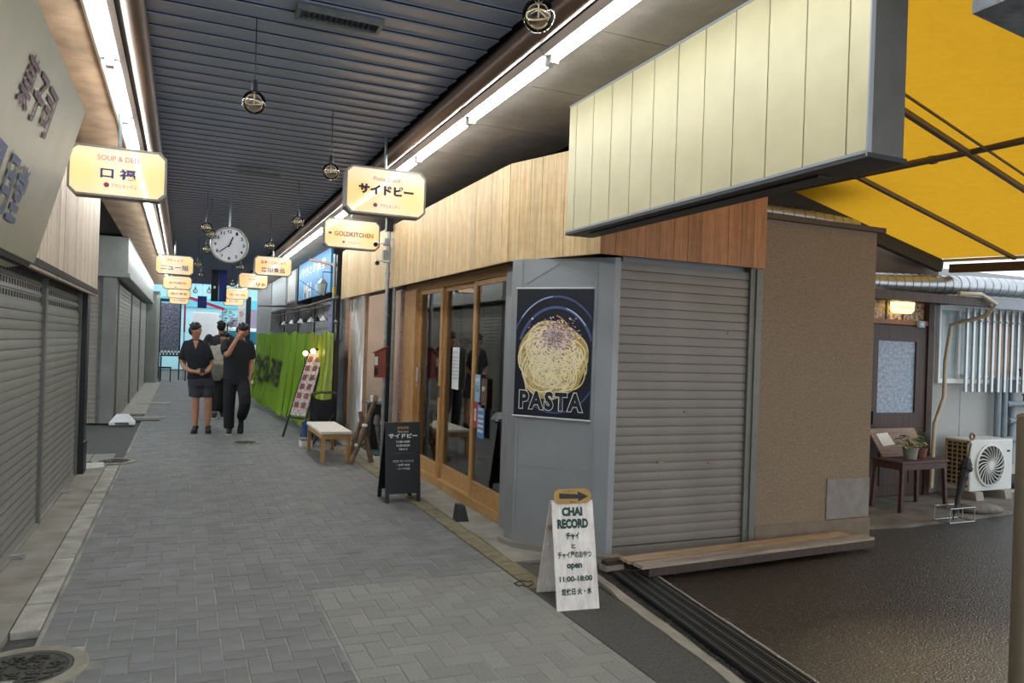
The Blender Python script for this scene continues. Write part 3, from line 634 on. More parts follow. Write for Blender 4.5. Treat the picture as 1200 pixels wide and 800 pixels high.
t = thing('wood_offcut', 'short dark offcut block lying between column and planks', 'wood block', (2.73, 4.4, 0)); b = MB(m_darkw); b.obox((0, 0, .055), (1, .1, 0), (.13, .06, .03)); b.build('upper_block', t); b = MB(mp); b.obox((0, 0, .02), (1, .1, 0), (.15, .08, .035)); b.build('lower_block', t)

# ------------------------------------------------------------------ hanging boxed sign (blank cream panels)
t = thing('hanging_sign_box', 'long hanging box sign clad in blank cream panels', 'sign box', (2.4, 3.2, 2.25))
O = (2.4, 3.2, 2.25); y0, y1, z0, z1 = 2.03, 4.42, 2.25, 3.1
b = MB(mat('sign_box_end_grey', '56534f', .5, .2), O); b.box(2.315, 2.49, y0, y1, z0+.012, z1); b.build('body', t)
b = MB(m_black, O); b.box(2.3, 2.505, y0-.005, y1+.005, z0-.004, z0+.014); b.box(2.37, 2.44, y0+.3, y1-.2, z0-.012, z0-.004); b.build('bottom_tray', t)
n = 12; wds = [.10]+[(y1-y0-.2)/10.]*10+[.10]; yy = y0
for k, wd in enumerate(wds):
    b = MB(m_cream, O); b.box(2.302, 2.316, yy+.0035, yy+wd-.0035, z0+.025, z1-.012); b.build('panel', t); yy += wd
b = MB(m_greyp, O); b.box(2.298, 2.32, y0, y1, z0+.012, z0+.024); b.box(2.298, 2.32, y0, y1, z1-.012, z1); b.box(2.298, 2.32, y0-.003, y0+.004, z0, z1); b.build('edge_trim', t)

# ------------------------------------------------------------------ yellow canopy
CO = Vector((5.01, 5.0, 2.92)); e1 = Vector((.9815, .192, -.1305)); e2 = Vector((.192, -.9815, 0)); e2.z = -.133*.192/1.0
m_can = fabric('yellow_canopy_fabric', 'd9a026', .5)
def cp(u, v, dz=0): p = CO+e1*u+e2*v; return Vector((p.x, p.y, 2.92-.133*(p.x-5.01)+dz))
t = thing('canopy', 'yellow fabric canopy on steel ribs over the side alley', 'canopy', tuple(CO))
b = MB(m_can, CO); nu, nv = 12, 26; vs = []
for i in range(nu+1):
    for j in range(nv+1):
        u = -2.55+i*(5.05/nu); v = j*.205-.13
        vs.append(cp(u, v, .012*sin(v*7.3)*abs(sin(u*1.3))))
# ribs direction runs along e1
b.add(vs, [(i*(nv+1)+j, (i+1)*(nv+1)+j, (i+1)*(nv+1)+j+1, i*(nv+1)+j+1) for i in range(nu) for j in range(nv)]); b.build('fabric', t, smooth=True)
m_rib = mat('grey_brown_steel_rib', '6a5c4c', .5, .4)
for v in (.63, 1.5, 1.62, 2.5, 3.4):
    b = MB(m_rib, CO); th = .032 if v not in (1.62,) else .012
    b.bar(cp(-2.5, v, -.03), cp(2.5, v, -.03), th, th); b.build('rib', t)
b = MB(m_rib, CO); b.tube([(4.74, 5.0, 2.93), (4.84, 3.7, 2.93), (4.9, 2.9, 2.93), (5.0, 1.3, 2.93)], .028, 10); b.tube([(4.84, 3.72, 2.93), (4.842, 3.68, 2.93)], .036, 10); b.build('cross_bar', t)
b = MB(m_alu, CO); b.bar(cp(2.5, -.05, -.02), cp(2.5, 4, -.02), .04, .03); b.build('edge_bar', t)
b = MB(mat('brown_beam', '4a382b', .7), CO); b.bar(cp(2.53, .0, -.10), cp(2.53, 4, -.10), .05, .09); b.build('end_beam', t)
# dark truss along canopy edge
b = MB(m_dark); PO = [(-.93, 2.61), (.33, 2.61), (.36, 2.72), (2.42, 2.45)]; TP = [cp(2.42, -.03, -.03), cp(-.93, -.03, -.03)]
q_ = [Vector((cp(u, -.03).x, cp(u, -.03).y, z)) for u, z in PO]+TP; b.add(q_+[p+Vector((-.01, .06, 0)) for p in q_], [tuple(range(6)), tuple(range(11, 5, -1))]+[(i, 6+i, 6+(i+1) % 6, (i+1) % 6) for i in range(6)]); b.build('wall_upper', tagd=('dark boarding between the stucco wall top and canopy', 'wall', None, 'structure'))
t = thing('roof_truss', 'dark sloping timber truss along canopy edge above stucco wall', 'truss', (5.2, 5.1, 2.8)); O = (5.2, 5.1, 2.8)
for k, (v, dz, wd, ht) in enumerate(((-.06, -.07, .06, .09), (-.16, -.02, .05, .06))):
    b = MB(m_black if k else m_darkw, O); b.bar(cp(-.9, v, dz), cp(2.45, v, dz), wd, ht); b.build('beam', t)
for u in (.4, .9, 1.4, 1.9, 2.3):
    b = MB(m_darkw, O); b.bar(cp(u, -.08, -.1), cp(u+.12, -.22, -.02), .04, .04); b.build('bracket', t)
b = MB(mat('brown_gable_boards', '5d4a3a', .8, 0, .12, 4)); b.prismy([(5.34, 2.2), (7.55, 2.2), (7.55, 2.56), (5.34, 2.88)], 5.66, 5.72); b.build('wall_gable', tagd=('brown boarded gable under the dark truss', 'wall', None, 'structure'))
# flexible ducts
def duct(pts, r, label, m):
    t = thing('air_duct', label, 'duct', pts[0]); b = MB(m, pts[0]); P_ = [Vector(p) for p in pts]; fine = []
    for i in range(len(P_)-1):
        n = max(2, int((P_[i+1]-P_[i]).length/.04))
        for k in range(n): fine.append(P_[i].lerp(P_[i+1], k/n))
    fine.append(P_[-1]); b.tube(fine, r, 16); b.build('hose', t, smooth=True)
    for i in range(1, len(fine)-1, 3):
        d = (fine[i+1]-fine[i-1]).normalized()*.006
        b = MB(m, pts[0]); b.tube([fine[i]-d, fine[i]-d*.5, fine[i]+d*.5, fine[i]+d], [r, r+.005, r+.005, r], 16, cap=False); b.build('ring', t, smooth=True)
duct([(5.36, 5.5, 2.28), (6.4, 5.5, 2.275), (7.2, 5.5, 2.3), (7.8, 5.48, 2.33), (9.2, 5.4, 2.34), (11, 5.3, 2.34)], .1, 'silver spiral duct running above the wooden door', mat('duct_foil', 'a9adb0', .3, .75, .1, 12))
duct([(4.25, 4.86, 2.69), (4.9, 4.88, 2.69), (5.5, 4.95, 2.685)], .055, 'short foil duct on the board above the stucco wall', mat('duct_foil', ''))
# near concrete block, top right
b = MB(mat('pitted_concrete', '6f7274', .85, 0, .3, 12, .6, 50)); b.prism([(2.5, .1), (5.5, .3), (5.5, 2.15), (2.5, 1.78)], 2.72, 3.3); b.build('wall_front', tagd=('pitted concrete slab corner at the upper right', 'wall', None, 'structure'))
t = thing('finger_stand_in', 'slim brown upright at the right picture edge, added for a blurred finger', 'post', (2.66, 1.67, 0)); b = MB(mat('brown_stand_in', '5c4e3b', .6), (0, 0, 0)); b.tube([(0, 0, 0), (0, 0, 1.3)], .03, 14); b.build('shaft', t, smooth=True); b = MB(mat('brown_stand_in', '')); b.ball((0, 0, 1.3), .032, 12, (1, 1, .5)); b.build('cap', t, smooth=True)  # upright added in place of a blurred finger before the lens
t.location = (2.905, 1.8, 0)

# ------------------------------------------------------------------ rear wall of the side alley
m_terr = mat('speckled_grey_wall', 'a9aaa8', .9, 0, .22, 140, .8, 160)
b = MB(m_terr); b.box(7.62, 12, 5.85, 5.95, 0, 2.55); b.box(5.3, 6.66, 5.85, 5.95, 0, 2.55); b.box(6.6, 7.7, 5.85, 5.95, 2.14, 2.55); b.box(6.6, 7.7, 5.96, 6.0, 0, 2.2); b.box(8.23, 8.236, 5.845, 5.85, 0, 1.2)
b.build('wall_rear', tagd=('speckled grey wall behind the air conditioner', 'wall', None, 'structure'))
b = MB(m_darkw); b.box(6.55, 7.85, 5.3, 5.85, 2.13, 2.17); b.box(5.36, 7.85, 5.27, 5.31, 2.09, 2.18); b.build('eave', tagd=('dark eave board under the silver duct', 'eave'))
b = MB(mat('grey_eave_metal', '7f8488', .5, .3)); b.box(7.86, 12, 5.3, 5.85, 2.15, 2.18); b.box(7.86, 12, 5.27, 5.3, 2.08, 2.18); b.build('metal_eave', tagd=('grey metal eave above the barred window', 'eave'))
# timber door
t = thing('door_4', 'dark brown wooden door with tall frosted glass', 'door', (6.68, 5.8, .02), kind='structure')
b = MB(m_darkw); b.box(.0, .14, -.02, .02, 0, 1.85); b.box(.72, .88, -.02, .02, 0, 1.85); b.box(.14, .72, -.02, .02, 1.68, 1.85); b.box(.14, .72, -.02, .02, 0, .9); b.build('door_leaf', t)
b = MB(m_darkw); b.box(.2, .66, -.03, -.02, .12, .13); b.box(.2, .66, -.03, -.02, .68, .69); b.box(.2, .21, -.03, -.02, .12, .69); b.box(.65, .66, -.03, -.02, .12, .69); b.build('moulding', t)
mfg = mat('frosted_glass', '8f9fb2', .25, 0, .3, 30, .6, 90); b = MB(mfg); b.box(.14, .72, 0, .01, .9, 1.68); b.build('pane', t)
b = MB(m_black); b.tube([(.05, -.05, .92), (.05, -.05, .78)], .014); b.box(.03, .07, -.04, -.02, .74, .96); b.build('handle', t)
b = MB(mat('warm_wood_lintel', '8b5630', .5, 0, .15, 6)); b.box(6.6, 7.56, 5.77, 5.85, 1.88, 1.93); b.build('lintel', tagd=('warm lit wooden lintel above the brown door', 'lintel', None, 'structure'))
b = MB(m_darkw); b.box(7.56, 7.64, 5.76, 5.85, 0, 2.13); b.box(6.6, 6.68, 5.76, 5.85, 0, 2.13); b.box(7.64, 7.7, 5.8, 5.85, 0, 1.9); b.build('trim_17', tagd=('dark jambs of the brown wooden door', 'jamb', None, 'structure'))
t = thing('window_1', 'transom window with mottled stained glass over the brown door', 'window', (6.7, 5.82, 1.93), kind='structure')
for i, (a, c) in enumerate(((0, .25), (.27, .5), (.52, .85))):
    b = MB(mat('mottled_stained_glass', 'a08264', .2, 0, .9, 25, .5, 60)); b.box(a, c, 0, .01, .0, .2); b.build('pane', t)
b = MB(m_darkw); b.box(.25, .27, -.01, .02, 0, .2); b.box(.5, .52, -.01, .02, 0, .2); b.build('mullion', t)
t = thing('nameplate_lamp', 'cream glowing nameplate lamp above the brown door', 'lamp', (7.1, 5.72, 2.0)); b = MB(emitter('warm_plate', 'ffdf8a', 1.6)); b.prismy([(-.13, .12), (-.12, .02), (-.08, 0), (.1, 0), (.14, .03), (.15, .12)], -.02, .06); b.build('shade', t); txt(t, 'CHAI RECORD', .2, .03, .01, .06, -.022, mat('ink_brown', '7a5a30', .6), .01)
b = MB(m_darkw); b.box(-.02, .02, .0, .1, .12, .14); b.build('bracket', t)
t = thing('wall_switch', 'pale blue switch box on the door lintel', 'switch box', (7.42, 5.765, 1.86)); b = MB(mat('pale_blue_plastic', '9fb4c4', .5)); b.box(-.04, .05, -.025, .005, 0, .07); b.build('case', t); b = MB(m_white); b.box(-.02, .02, -.03, -.025, .02, .05); b.build('button', t)
# barred window
t = thing('window_2', 'low wide window with pale panes behind steel bars', 'window', (7.8, 5.84, 1.3), kind='structure')
b = MB(m_white); b.box(0, 3, -.03, .01, -.05, .0); b.box(0, 3, -.03, .01, .78, .84); b.box(0, .03, -.03, .01, 0, .78); b.box(.32, .36, -.03, .01, 0, .78); b.build('frame', t)
mpn = mat('pale_blue_pane', '9fb0b4', .15, 0, .12, 5); mpo = mat('warm_pane', 'c7a48a', .2, 0, .15, 6)
for a, c, mm in ((.03, .32, mpn), (.36, .85, mpn), (.87, 1.3, mpo), (1.32, 2.9, mpn)):
    b = MB(mm); b.box(a, c, 0, .008, 0, .78); b.build('pane', t)
t = thing('window_grille', 'row of vertical aluminium bars in front of the window', 'window grille', (8.1, 5.72, 1.16))
b = MB(m_alu); b.box(0, 2.6, .012, .03, .16, .19); b.build('rail', t); b = MB(m_alu); b.box(0, 2.6, .012, .03, .8, .83); b.build('rail', t)
bm_ = MB(m_alu); bm_.box(-.017, .017, -.012, .012, 0, .95); bme = bm_.mesh('bar')
for i in range(22): piece('bar', bme, t, (.03+i*.112, 0, 0))
bo_ = MB(m_galv); bo_.lathe([(1e-3, -.02), (.009, -.02), (.009, 0)], (0, 0, 0), 8, 'y'); bome = bo_.mesh('bolt')
for i in range(0, 22): piece('bolt', bome, t, (.03+i*.112, 0, .81))
# conduit down the wall
b = MB(mat('beige_hose', 'b8ad96', .55), (7.7, 5.6, 1)); b.tube([(7.3, 5.24, 2.2), (7.45, 5.24, 2.205), (7.65, 5.24, 2.21), (7.86, 5.22, 2.12), (7.84, 5.3, 2.0), (7.78, 5.66, 1.9), (7.76, 5.7, 1.5), (7.76, 5.7, 1.1), (7.62, 5.7, .8), (7.6, 5.7, .1)], .022, 8)
b.build('drain_hose', smooth=True, tagd=('beige hose bending down beside the barred window', 'hose')).location = (7.7, 5.6, 1)
t = thing('pipe_cluster', 'grey lagged water pipes on the speckled wall at right', 'pipes', (8.9, 5.75, .6)); mpg = mat('grey_lagging', '77828a', .6, 0, .12, 9, .2)
for pts in ([(-.15, 0, .0), (-.15, 0, .75)], [(-.03, 0, 0), (-.03, 0, .72), (.7, 0, .72)], [(0, 0, .42), (.6, 0, .42)], [(.05, 0, .22), (.45, 0, .22), (.45, 0, 0), (-.0, 0, .0)], [(.2, .06, .72), (.2, .06, -.3)]):
    b = MB(mpg); b.tube(pts, .035, 10); b.build('pipe', t, smooth=True)
for x, z in ((.25, .76), (.33, .46)):
    b = MB(m_black); b.tube([(x, 0, z-.02), (x, 0, z+.07)], .012); b.tube([(x-.04, 0, z+.07), (x+.04, 0, z+.07)], .01); b.build('valve', t)
# ------------------------------------------------------------------ air conditioner
t = thing('air_conditioner', 'white outdoor air conditioner unit with round fan grille', 'air conditioner', (7.8, 5.4, 0)); wA, dA, zA, hA = .7, .3, .1, .56
b = MB(mat('ac_white', 'c9cbc7', .45, 0, .03)); b.box(0, wA, 0, dA, zA, zA+hA); b.build('case', t, bevel=.012)
b = MB(m_black); b.lathe([(.215, -.001), (1e-3, -.001)], (.31, 0, zA+.28), 36, 'y'); b.build('fan_opening', t)
b = MB(mat('ac_white', '')); b.lathe([(.235, 0), (.235, -.02), (.215, -.025), (.21, 0)], (.31, 0, zA+.28), 40, 'y'); b.build('fan_ring', t, smooth=True)
for k in range(22):
    a = 2*pi*k/22; pts = []
    for q in range(6):
        r = .045+q*.034; aa = a+q*.12; pts.append((.31+r*cos(aa), -.02, zA+.28+r*sin(aa)))
    b = MB(mat('ac_white', '')); b.tube(pts, .0055, 5); b.build('fan_guard', t)
b = MB(mat('ac_white', '')); b.lathe([(1e-3, -.03), (.045, -.028), (.05, -.015), (.045, -.0)], (.31, 0, zA+.28), 20, 'y'); b.build('hub', t, smooth=True)
b = MB(mk); b.box(.6, .65, -.003, 0, zA+.42, zA+.44); b.build('badge', t)
mtan = mat('yellowed_plastic', 'a58f70', .6); b = MB(mtan)
b.box(-.02, -.005, .02, .28, .15, .17); b.box(-.02, -.005, .02, .28, .62, .64); b.box(-.02, -.005, .02, .035, .15, .64); b.box(-.02, -.005, .26, .28, .15, .64); b.build('side_frame', t)
b = MB(m_black); b.box(-.003, .0, .03, .27, .16, .63); b.build('side_opening', t)
for i in range(9): b = MB(mtan); b.box(-.018, -.006, .03, .27, .2+i*.048, .214+i*.048); b.build('side_bar', t)
for i in range(3): b = MB(mtan); b.box(-.018, -.006, .085+i*.055, .095+i*.055, .16, .63); b.build('side_bar', t)
for x in (.1, .58):
    o = MB(m_conc).prismx([(-.06, 0), (.36, 0), (.34, .1), (-.04, .1)], x-.06, x+.06).build('concrete_foot', t)
# ------------------------------------------------------------------ small table with tray and plants
t = thing('small_table', 'small dark wooden table in front of the brown door', 'table', (6.77, 5.32, 0), .05)
mtb = wood('reddish_dark_wood', '4e2f25', '361f18', knots=False, axis='X'); b = MB(mtb); b.box(-.36, .36, -.18, .18, .485, .505); b.build('table_top', t, bevel=.004)
b = MB(mtb); b.box(-.34, .34, -.165, -.15, .42, .485); b.box(-.34, .34, .15, .165, .42, .485); b.box(-.34, -.325, -.15, .15, .42, .485); b.box(.325, .34, -.15, .15, .42, .485); b.build('apron', t)
for sx in (-1, 1):
    for sy in (-1, 1):
        b = MB(mtb); b.bar((sx*.315, sy*.145, .48), (sx*.345, sy*.16, 0), .034); b.build('leg', t)
t = thing('menu_board', 'slanted wooden board with a white card on the small table', 'board', (6.83, 5.52, .507)); b = MB(wood('washed_board', '8d7460', '6b5343', knots=False, axis='X'))
b.add([(-.30, -.08, 0), (.34, -.08, 0), (.34, .08, .27), (-.34, .08, .27), (-.30, -.06, 0), (.34, -.06, 0), (.34, .1, .27), (-.34, .1, .27)], [(0, 1, 2, 3), (7, 6, 5, 4), (0, 4, 5, 1), (1, 5, 6, 2), (2, 6, 7, 3), (3, 7, 4, 0)]); b.build('board', t)
b = MB(mpap); b.add([(-.24, -.028, .1), (-.06, -.02, .115), (-.09, .05, .23), (-.26, .045, .22)], [(0, 1, 2, 3)]); b.build('card', t)
b = MB(m_darkw); b.bar((.2, .2, 0), (.2, .08, .2), .015); b.build('prop', t)
def leafm(col, name): return mat(name, col, .45, 0, .25, 25)
def pot(label, loc, r, h, m, name='potted_plant'):
    t = thing(name, label, 'potted plant', loc); b = MB(m); b.lathe([(1e-3, 0), (r*.78, 0), (r, h), (r*1.06, h), (r*1.06, h-.012), (r*.98, h-.004), (r*.9, h-.01), (1e-3, h-.015)], n=20); b.build('pot', t, smooth=True); return t
def leaf(b, p, d, L_, W__, droop=.35, up=Vector((0, 0, 1))):
    d = Vector(d).normalized(); s_ = d.cross(up).normalized(); p = Vector(p); n = 4; vs = []
    for i in range(n+1):
        a = i/n; q = p+d*L_*a-up*droop*L_*a*a; ww = W__*sin(pi*min(.97, max(.06, a*.9+.08)))
        vs += [q-s_*ww/2+up*.1*ww, q-up*.05*ww, q+s_*ww/2+up*.1*ww]
    fs = []
    for i in range(n): fs += [(3*i, 3*i+3, 3*i+4, 3*i+1), (3*i+1, 3*i+4, 3*i+5, 3*i+2)]
    b.add(vs, fs)
rnd = random.Random(5)
t = pot('leafy plant with broad pale-edged leaves in a grey pot on the small table', (6.72, 5.28, .507), .075, .12, mat('grey_pot', '7f7f78', .6))
for i in range(22):
    a = rnd.uniform(0, 2*pi); el = rnd.uniform(.2, 1.3); L_ = rnd.uniform(.07, .14); tp = Vector((cos(a)*cos(el)*L_, sin(a)*cos(el)*L_, .11+sin(el)*L_*1.0))
    b = MB(mat('reddish_stem', '7a4a40', .6)); b.tube([(0, 0, .1), tuple(tp*.6+Vector((0, 0, .05))), tuple(tp)], .0035, 5); b.build('stem', t)
    b = MB(leafm(['6d8a4a', '93a86a', '4e6f3a', 'b5ab8a'][i % 4], 'leaf_%d' % (i % 4))); leaf(b, tp, (cos(a), sin(a), .25), .075, .07, .5); b.build('leaf', t)
t = pot('dark narrow-leaved plant in a terracotta pot beside the leafy plant', (6.95, 5.34, .507), .06, .1, mat('terracotta', '6e4636', .7))
for s_ in range(4):
    a0 = s_*1.6; tx, ty = .03*cos(a0), .03*sin(a0); H0 = rnd.uniform(.16, .25); b = MB(leafm('3c4a35', 'stem_dark')); b.tube([(tx*.5, ty*.5, .09), (tx, ty, .09+H0)], .003, 5); b.build('stem', t)
    for i in range(10):
        a = rnd.uniform(0, 2*pi); b = MB(leafm('34462f' if i % 3 else '56703f', 'narrow_leaf_%d' % (i % 3 > 0))); leaf(b, (tx, ty, .11+H0*i/10), (cos(a), sin(a), .6), .06, .02, .3); b.build('leaf', t)
# umbrella and stand
t = thing('umbrella_stand', 'low wire umbrella stand on the side alley ground', 'umbrella stand', (6.62, 4.72, .012)); mwire = mat('chrome_wire', '9a9c9c', .3, .8)
for z in (.012, .14):
    b = MB(mwire); b.tube([(-.17, -.08, z), (.17, -.08, z), (.17, .08, z), (-.17, .08, z), (-.17, -.08, z)], .006, 6); b.build('ring', t)
for x, y in ((-.17, -.08), (.17, -.08), (.17, .08), (-.17, .08), (0, -.08), (0, .08)):
    b = MB(mwire); b.tube([(x, y, .012), (x*.96, y*.96, .14)], .005, 6); b.build('upright', t)
b = MB(mwire); b.tube([(0, -.08, .14), (0, .08, .14)], .005); b.tube([(-.09, -.08, .14), (-.09, .08, .14)], .005); b.build('divider', t)
def umbrella(label, base, top, r, m, hm, ring=True):
    t = thing('umbrella', label, 'umbrella', base); B = Vector((0, 0, 0)); T = Vector(top)-Vector(base); b = MB(m); pts = []; rs = []
    for i in range(13):
        a = i/12; pts.append(B.lerp(T, .06+a*.7)); rs.append(r*(.18+.82*a)*(1+.12*sin(i*2.6)) if i < 12 else r*.5)
    b.tube(pts, rs, 9); b.build('folded_canopy', t, smooth=False)
    b = MB(m_black); b.tube([B, T*.95], .006, 6); b.build('shaft', t)
    b = MB(hm); q = T; rr_ = .03
    b.tube([q+Vector((rr_*sin(a), 0, rr_-rr_*cos(a))) for a in [2*pi*k/14 for k in range(15)]], .009, 8); b.build('handle', t, smooth=True)
    b = MB(m); b.tube([B.lerp(T, .62), B.lerp(T, .66)], r*1.12, 9); b.build('strap', t); return t
umbrella('black folded umbrella with a ring handle in the wire stand', (6.6, 4.72, .03), (6.92, 4.78, .76), .055, mat('black_nylon', '15151a', .6, 0, .3, 20), mat('amber_handle', '7c5a3c', .4))
b = MB(mat('flat_stone', '6b665f', .9, 0, .25, 12, .5, 50), (0, 0, 0)); b.ball((0, 0, 0), .27, 16, (1, .5, .22)); o = b.build('rock', smooth=True, tagd=('flat rough stone lying before the air conditioner', 'stone')); o.location = (7.32, 4.95, .045); o.rotation_euler = (0, .05, -.1)
b = MB(mat('pale_slab', 'a5aeb4', .7, 0, .1)); b.box(8.5, 9.6, 5.1, 5.5, .012, .07); b.build('concrete_slab', tagd=('pale concrete slab beside the air conditioner', 'slab'))
t = thing('rock_pile', 'dark rounded stone by the pipes at right edge', 'stone', (8.95, 5.62, .07)); b = MB(mat('dark_stone', '3b3b3e', .8, 0, .3, 12, .4)); b.ball((0, 0, .06), .16, 14, (1.4, .7, .55)); b.build('stone', t, smooth=True)
#@@PART2
# ------------------------------------------------------------------ lantern signs
def sign_mat(name):
    m = bpy.data.materials.new(name); m.use_nodes = True; nt = m.node_tree; N = nt.nodes; L = nt.links; b = N['Principled BSDF']
    b.inputs['Base Color'].default_value = (.55, .42, .3, 1); b.inputs['Roughness'].default_value = .04; b.inputs['Specular IOR Level'].default_value = .22
    tc = N.new('ShaderNodeTexCoord'); base = None
    def blob(cx, cz, r):
        v = N.new('ShaderNodeVectorMath'); v.operation = 'DISTANCE'; v.inputs[1].default_value = (cx, 0, cz); L.new(tc.outputs['Object'], v.inputs[0])
        q = N.new('ShaderNodeMapRange'); q.interpolation_type = 'SMOOTHSTEP'; q.inputs['From Min'].default_value = .02; q.inputs['From Max'].default_value = r; q.inputs['To Min'].default_value = 1; q.inputs['To Max'].default_value = 0; L.new(v.outputs['Value'], q.inputs[0]); return q.outputs[0]
    a = N.new('ShaderNodeMath'); a.operation = 'ADD'; a.use_clamp = True; L.new(blob(-.23, .16, .25), a.inputs[0]); L.new(blob(.23, .15, .25), a.inputs[1])
    mx = N.new('ShaderNodeMix'); mx.data_type = 'RGBA'; L.new(a.outputs[0], mx.inputs[0]); mx.inputs[6].default_value = (*srgb('f0cdb0'), 1); mx.inputs[7].default_value = (*srgb('ffb955'), 1)
    L.new(mx.outputs[2], b.inputs['Emission Color']); b.inputs['Emission Strength'].default_value = SIGN_GLOW; return m
SIGN_GLOW = .46
m_sign = sign_mat('lit_sign_face'); m_case = mat('grey_sign_case', '77736b', .4, .4, .1, 20)
mnavy = mat('ink_navy', '27306b', .5)
mlb = mat('ink_sky_blue', '2a7fb8', .5); mpk = mat('ink_pink', 'c0455a', .5); mgold = mat('ink_dull_gold', '8a6a4a', .5)
def lsign(label, x, y, z, wd, ht, texts, logo=None, dz=0):
    t = thing('lantern_sign', label, 'sign', (x, y, z), 0, 'lit shop signs hanging along the arcade'); c = .045
    poly = [(-wd/2+c, 0), (wd/2-c, 0), (wd/2, c), (wd/2, ht-c), (wd/2-c, ht), (-wd/2+c, ht), (-wd/2, ht-c), (-wd/2, c)]
    b = MB(m_case); b.prismy(poly, 0, .12); b.build('case', t)
    k = .014; p2 = [(px*(1-2*k/wd), k+pz*(1-2*k/ht)) for px, pz in poly]
    b = MB(m_case); n = 8
    b.add([(p[0], -.012, p[1]) for p in poly]+[(p[0], -.012, p[1]) for p in p2]+[(p[0], 0, p[1]) for p in poly], [(i, (i+1) % n, n+(i+1) % n, n+i) for i in range(n)]+[(i, 2*n+i, 2*n+(i+1) % n, (i+1) % n) for i in range(n)]); b.build('rim', t)
    b = MB(m_sign); b.add([(p[0], -.005, p[1]) for p in p2], [tuple(range(8))]); fc = b.build('face', t)
    for (s, tx, tz, tw, th_, mm, bo) in texts: txt(fc, s, tw, th_, tx, tz, -.0085, mm, bo)
    if logo:
        lx, lz, lr = logo; b = MB(mr_); b.lathe([(1e-3, -.008), (lr, -.008)], (lx, 0, lz), 14, 'y'); b.build('logo', fc)
        b = MB(mbu); b.box(lx-lr*.8, lx+lr*.8, -.0095, -.009, lz-lr*.25, lz+lr*.15); b.build('logo_band', fc)
    b = MB(m_galv)
    b.tube([(0, .06, ht), (0, .06, (3.11 if x > 1.6 or x < -.36 else 3.2)-z)], .014, 8); b.build('hanger', t); return t
lsign('right-hand lit sign reading サイドビー, nearest on the right side', 1.5, 6.1, 2.54, .67, .385, [('Pasta Stand', 0, .295, .22, .032, mgold, .0), ('サイドビー', .0, .205, .46, .085, mk, .06), ('アサヒキッチン', .035, .075, .17, .03, mpk, 0)], (-.09, .078, .018))
lsign('lit sign reading GOLDKITCHEN behind the サイドビー sign', 1.8, 8.91, 2.585, .66, .35, [('GOLDKITCHEN', .02, .17, .46, .055, mgold, .03), ('●', -.26, .17, .04, .03, mat('ink_green', '3d6a5a', .5), 0), ('アサヒキッチン', .03, .07, .16, .028, mpk, 0)], (-.1, .075, .014))
lsign('lit sign with red line 豆腐・こんにゃく over a navy shop name', 1.43, 13.88, 2.6, .63, .34, [('豆腐・こんにゃく', 0, .23, .42, .055, mr_, .02), ('窪田食品', 0, .1, .4, .085, mnavy, .02)])
lsign('lit sign ending in リト on the right side of arcade', 1.43, 17.92, 2.61, .62, .34, [('おべんとう', -.1, .27, .3, .04, mpk, 0), ('惣菜', -.02, .2, .2, .03, mpk, 0), ('リト', .16, .09, .2, .08, mk, .03)])
lsign('lit sign in red letters, second from the far right end', 1.43, 23.38, 2.6, .62, .33, [('いけばな教室', 0, .25, .4, .04, mpk, 0), ('生花店', 0, .13, .44, .07, mr_, .01)])
lsign('lowest lit sign at the far right end of arcade', 1.5, 26.2, 2.52, .62, .3, [('お茶', 0, .15, .3, .08, mpk, 0)])
lsign('left-hand lit sign reading SOUP & DELI 口福', -.45, 5.97, 2.45, .62, .35, [('SOUP & DELI', .0, .27, .26, .035, mpk, 0), ('口 福', .0, .165, .22, .075, mnavy, .03), ('アサヒキッチン', .04, .08, .16, .028, mpk, 0)], (-.07, .082, .018))
lsign('left-hand lit sign with ニュー旭 in blue under red script', -.16, 14.14, 2.53, .6, .335, [('ブティック', 0, .245, .26, .045, mr_, .02), ('ニュー旭', 0, .12, .44, .1, mlb, .03)])
lsign('left-hand lit sign with brown characters under the ニュー旭 sign', -.145, 18.61, 2.53, .6, .3, [('お好み焼', 0, .24, .2, .03, mgold, 0), ('庄司精肉', 0, .14, .36, .06, mgold, .01), ('●ー', 0, .05, .12, .02, mpk, 0)])
lsign('left-hand lit sign with four brown characters, third in its column', -.13, 22.97, 2.52, .6, .26, [('森の食堂', 0, .13, .42, .07, mgold, .02)])
lsign('lowest left-hand lit sign at the far end', -.135, 26.6, 2.5, .57, .24, [('小川理容', 0, .12, .38, .06, mgold, .01)])
# ------------------------------------------------------------------ globe bulbs
def bulb_proto():
    t = thing('globe_bulb', '', 'pendant lamp'); R = .062
    b = MB(m_glass2); b.lathe([(.014, R*1.05), (.022, R*.92)]+[(R*sin(a), R*cos(a)) for a in [.42+(pi-.42)*i/14 for i in range(15)]], n=24); b.build('globe', t, smooth=True)
    b = MB(mat('pale_filament_glint', 'f0dcb8', .3, .0)); 
    b.tube([(.045*cos(a), .045*sin(a), .004*sin(2*a)) for a in [2*pi*i/24 for i in range(25)]], .0036, 5); b.tube([(0, 0, R), (0, 0, -.01)], .003, 5); b.tube([(-.032, 0, 0), (0, 0, .02), (.032, 0, 0)], .0018, 5); b.build('filament_with_glint', t)  # pale ring imitates a reflection in the globe; stem and wires are filament
    b = MB(m_black); b.lathe([(1e-3, .125), (.012, .12), (.017, .095), (.02, .06), (.014, .058)], n=14); b.build('socket', t, smooth=True)
    b = MB(m_black); b.tube([(0, 0, .12), (0, 0, .45)], .0035, 6); b.build('cord', t); return t
bp = bulb_proto()
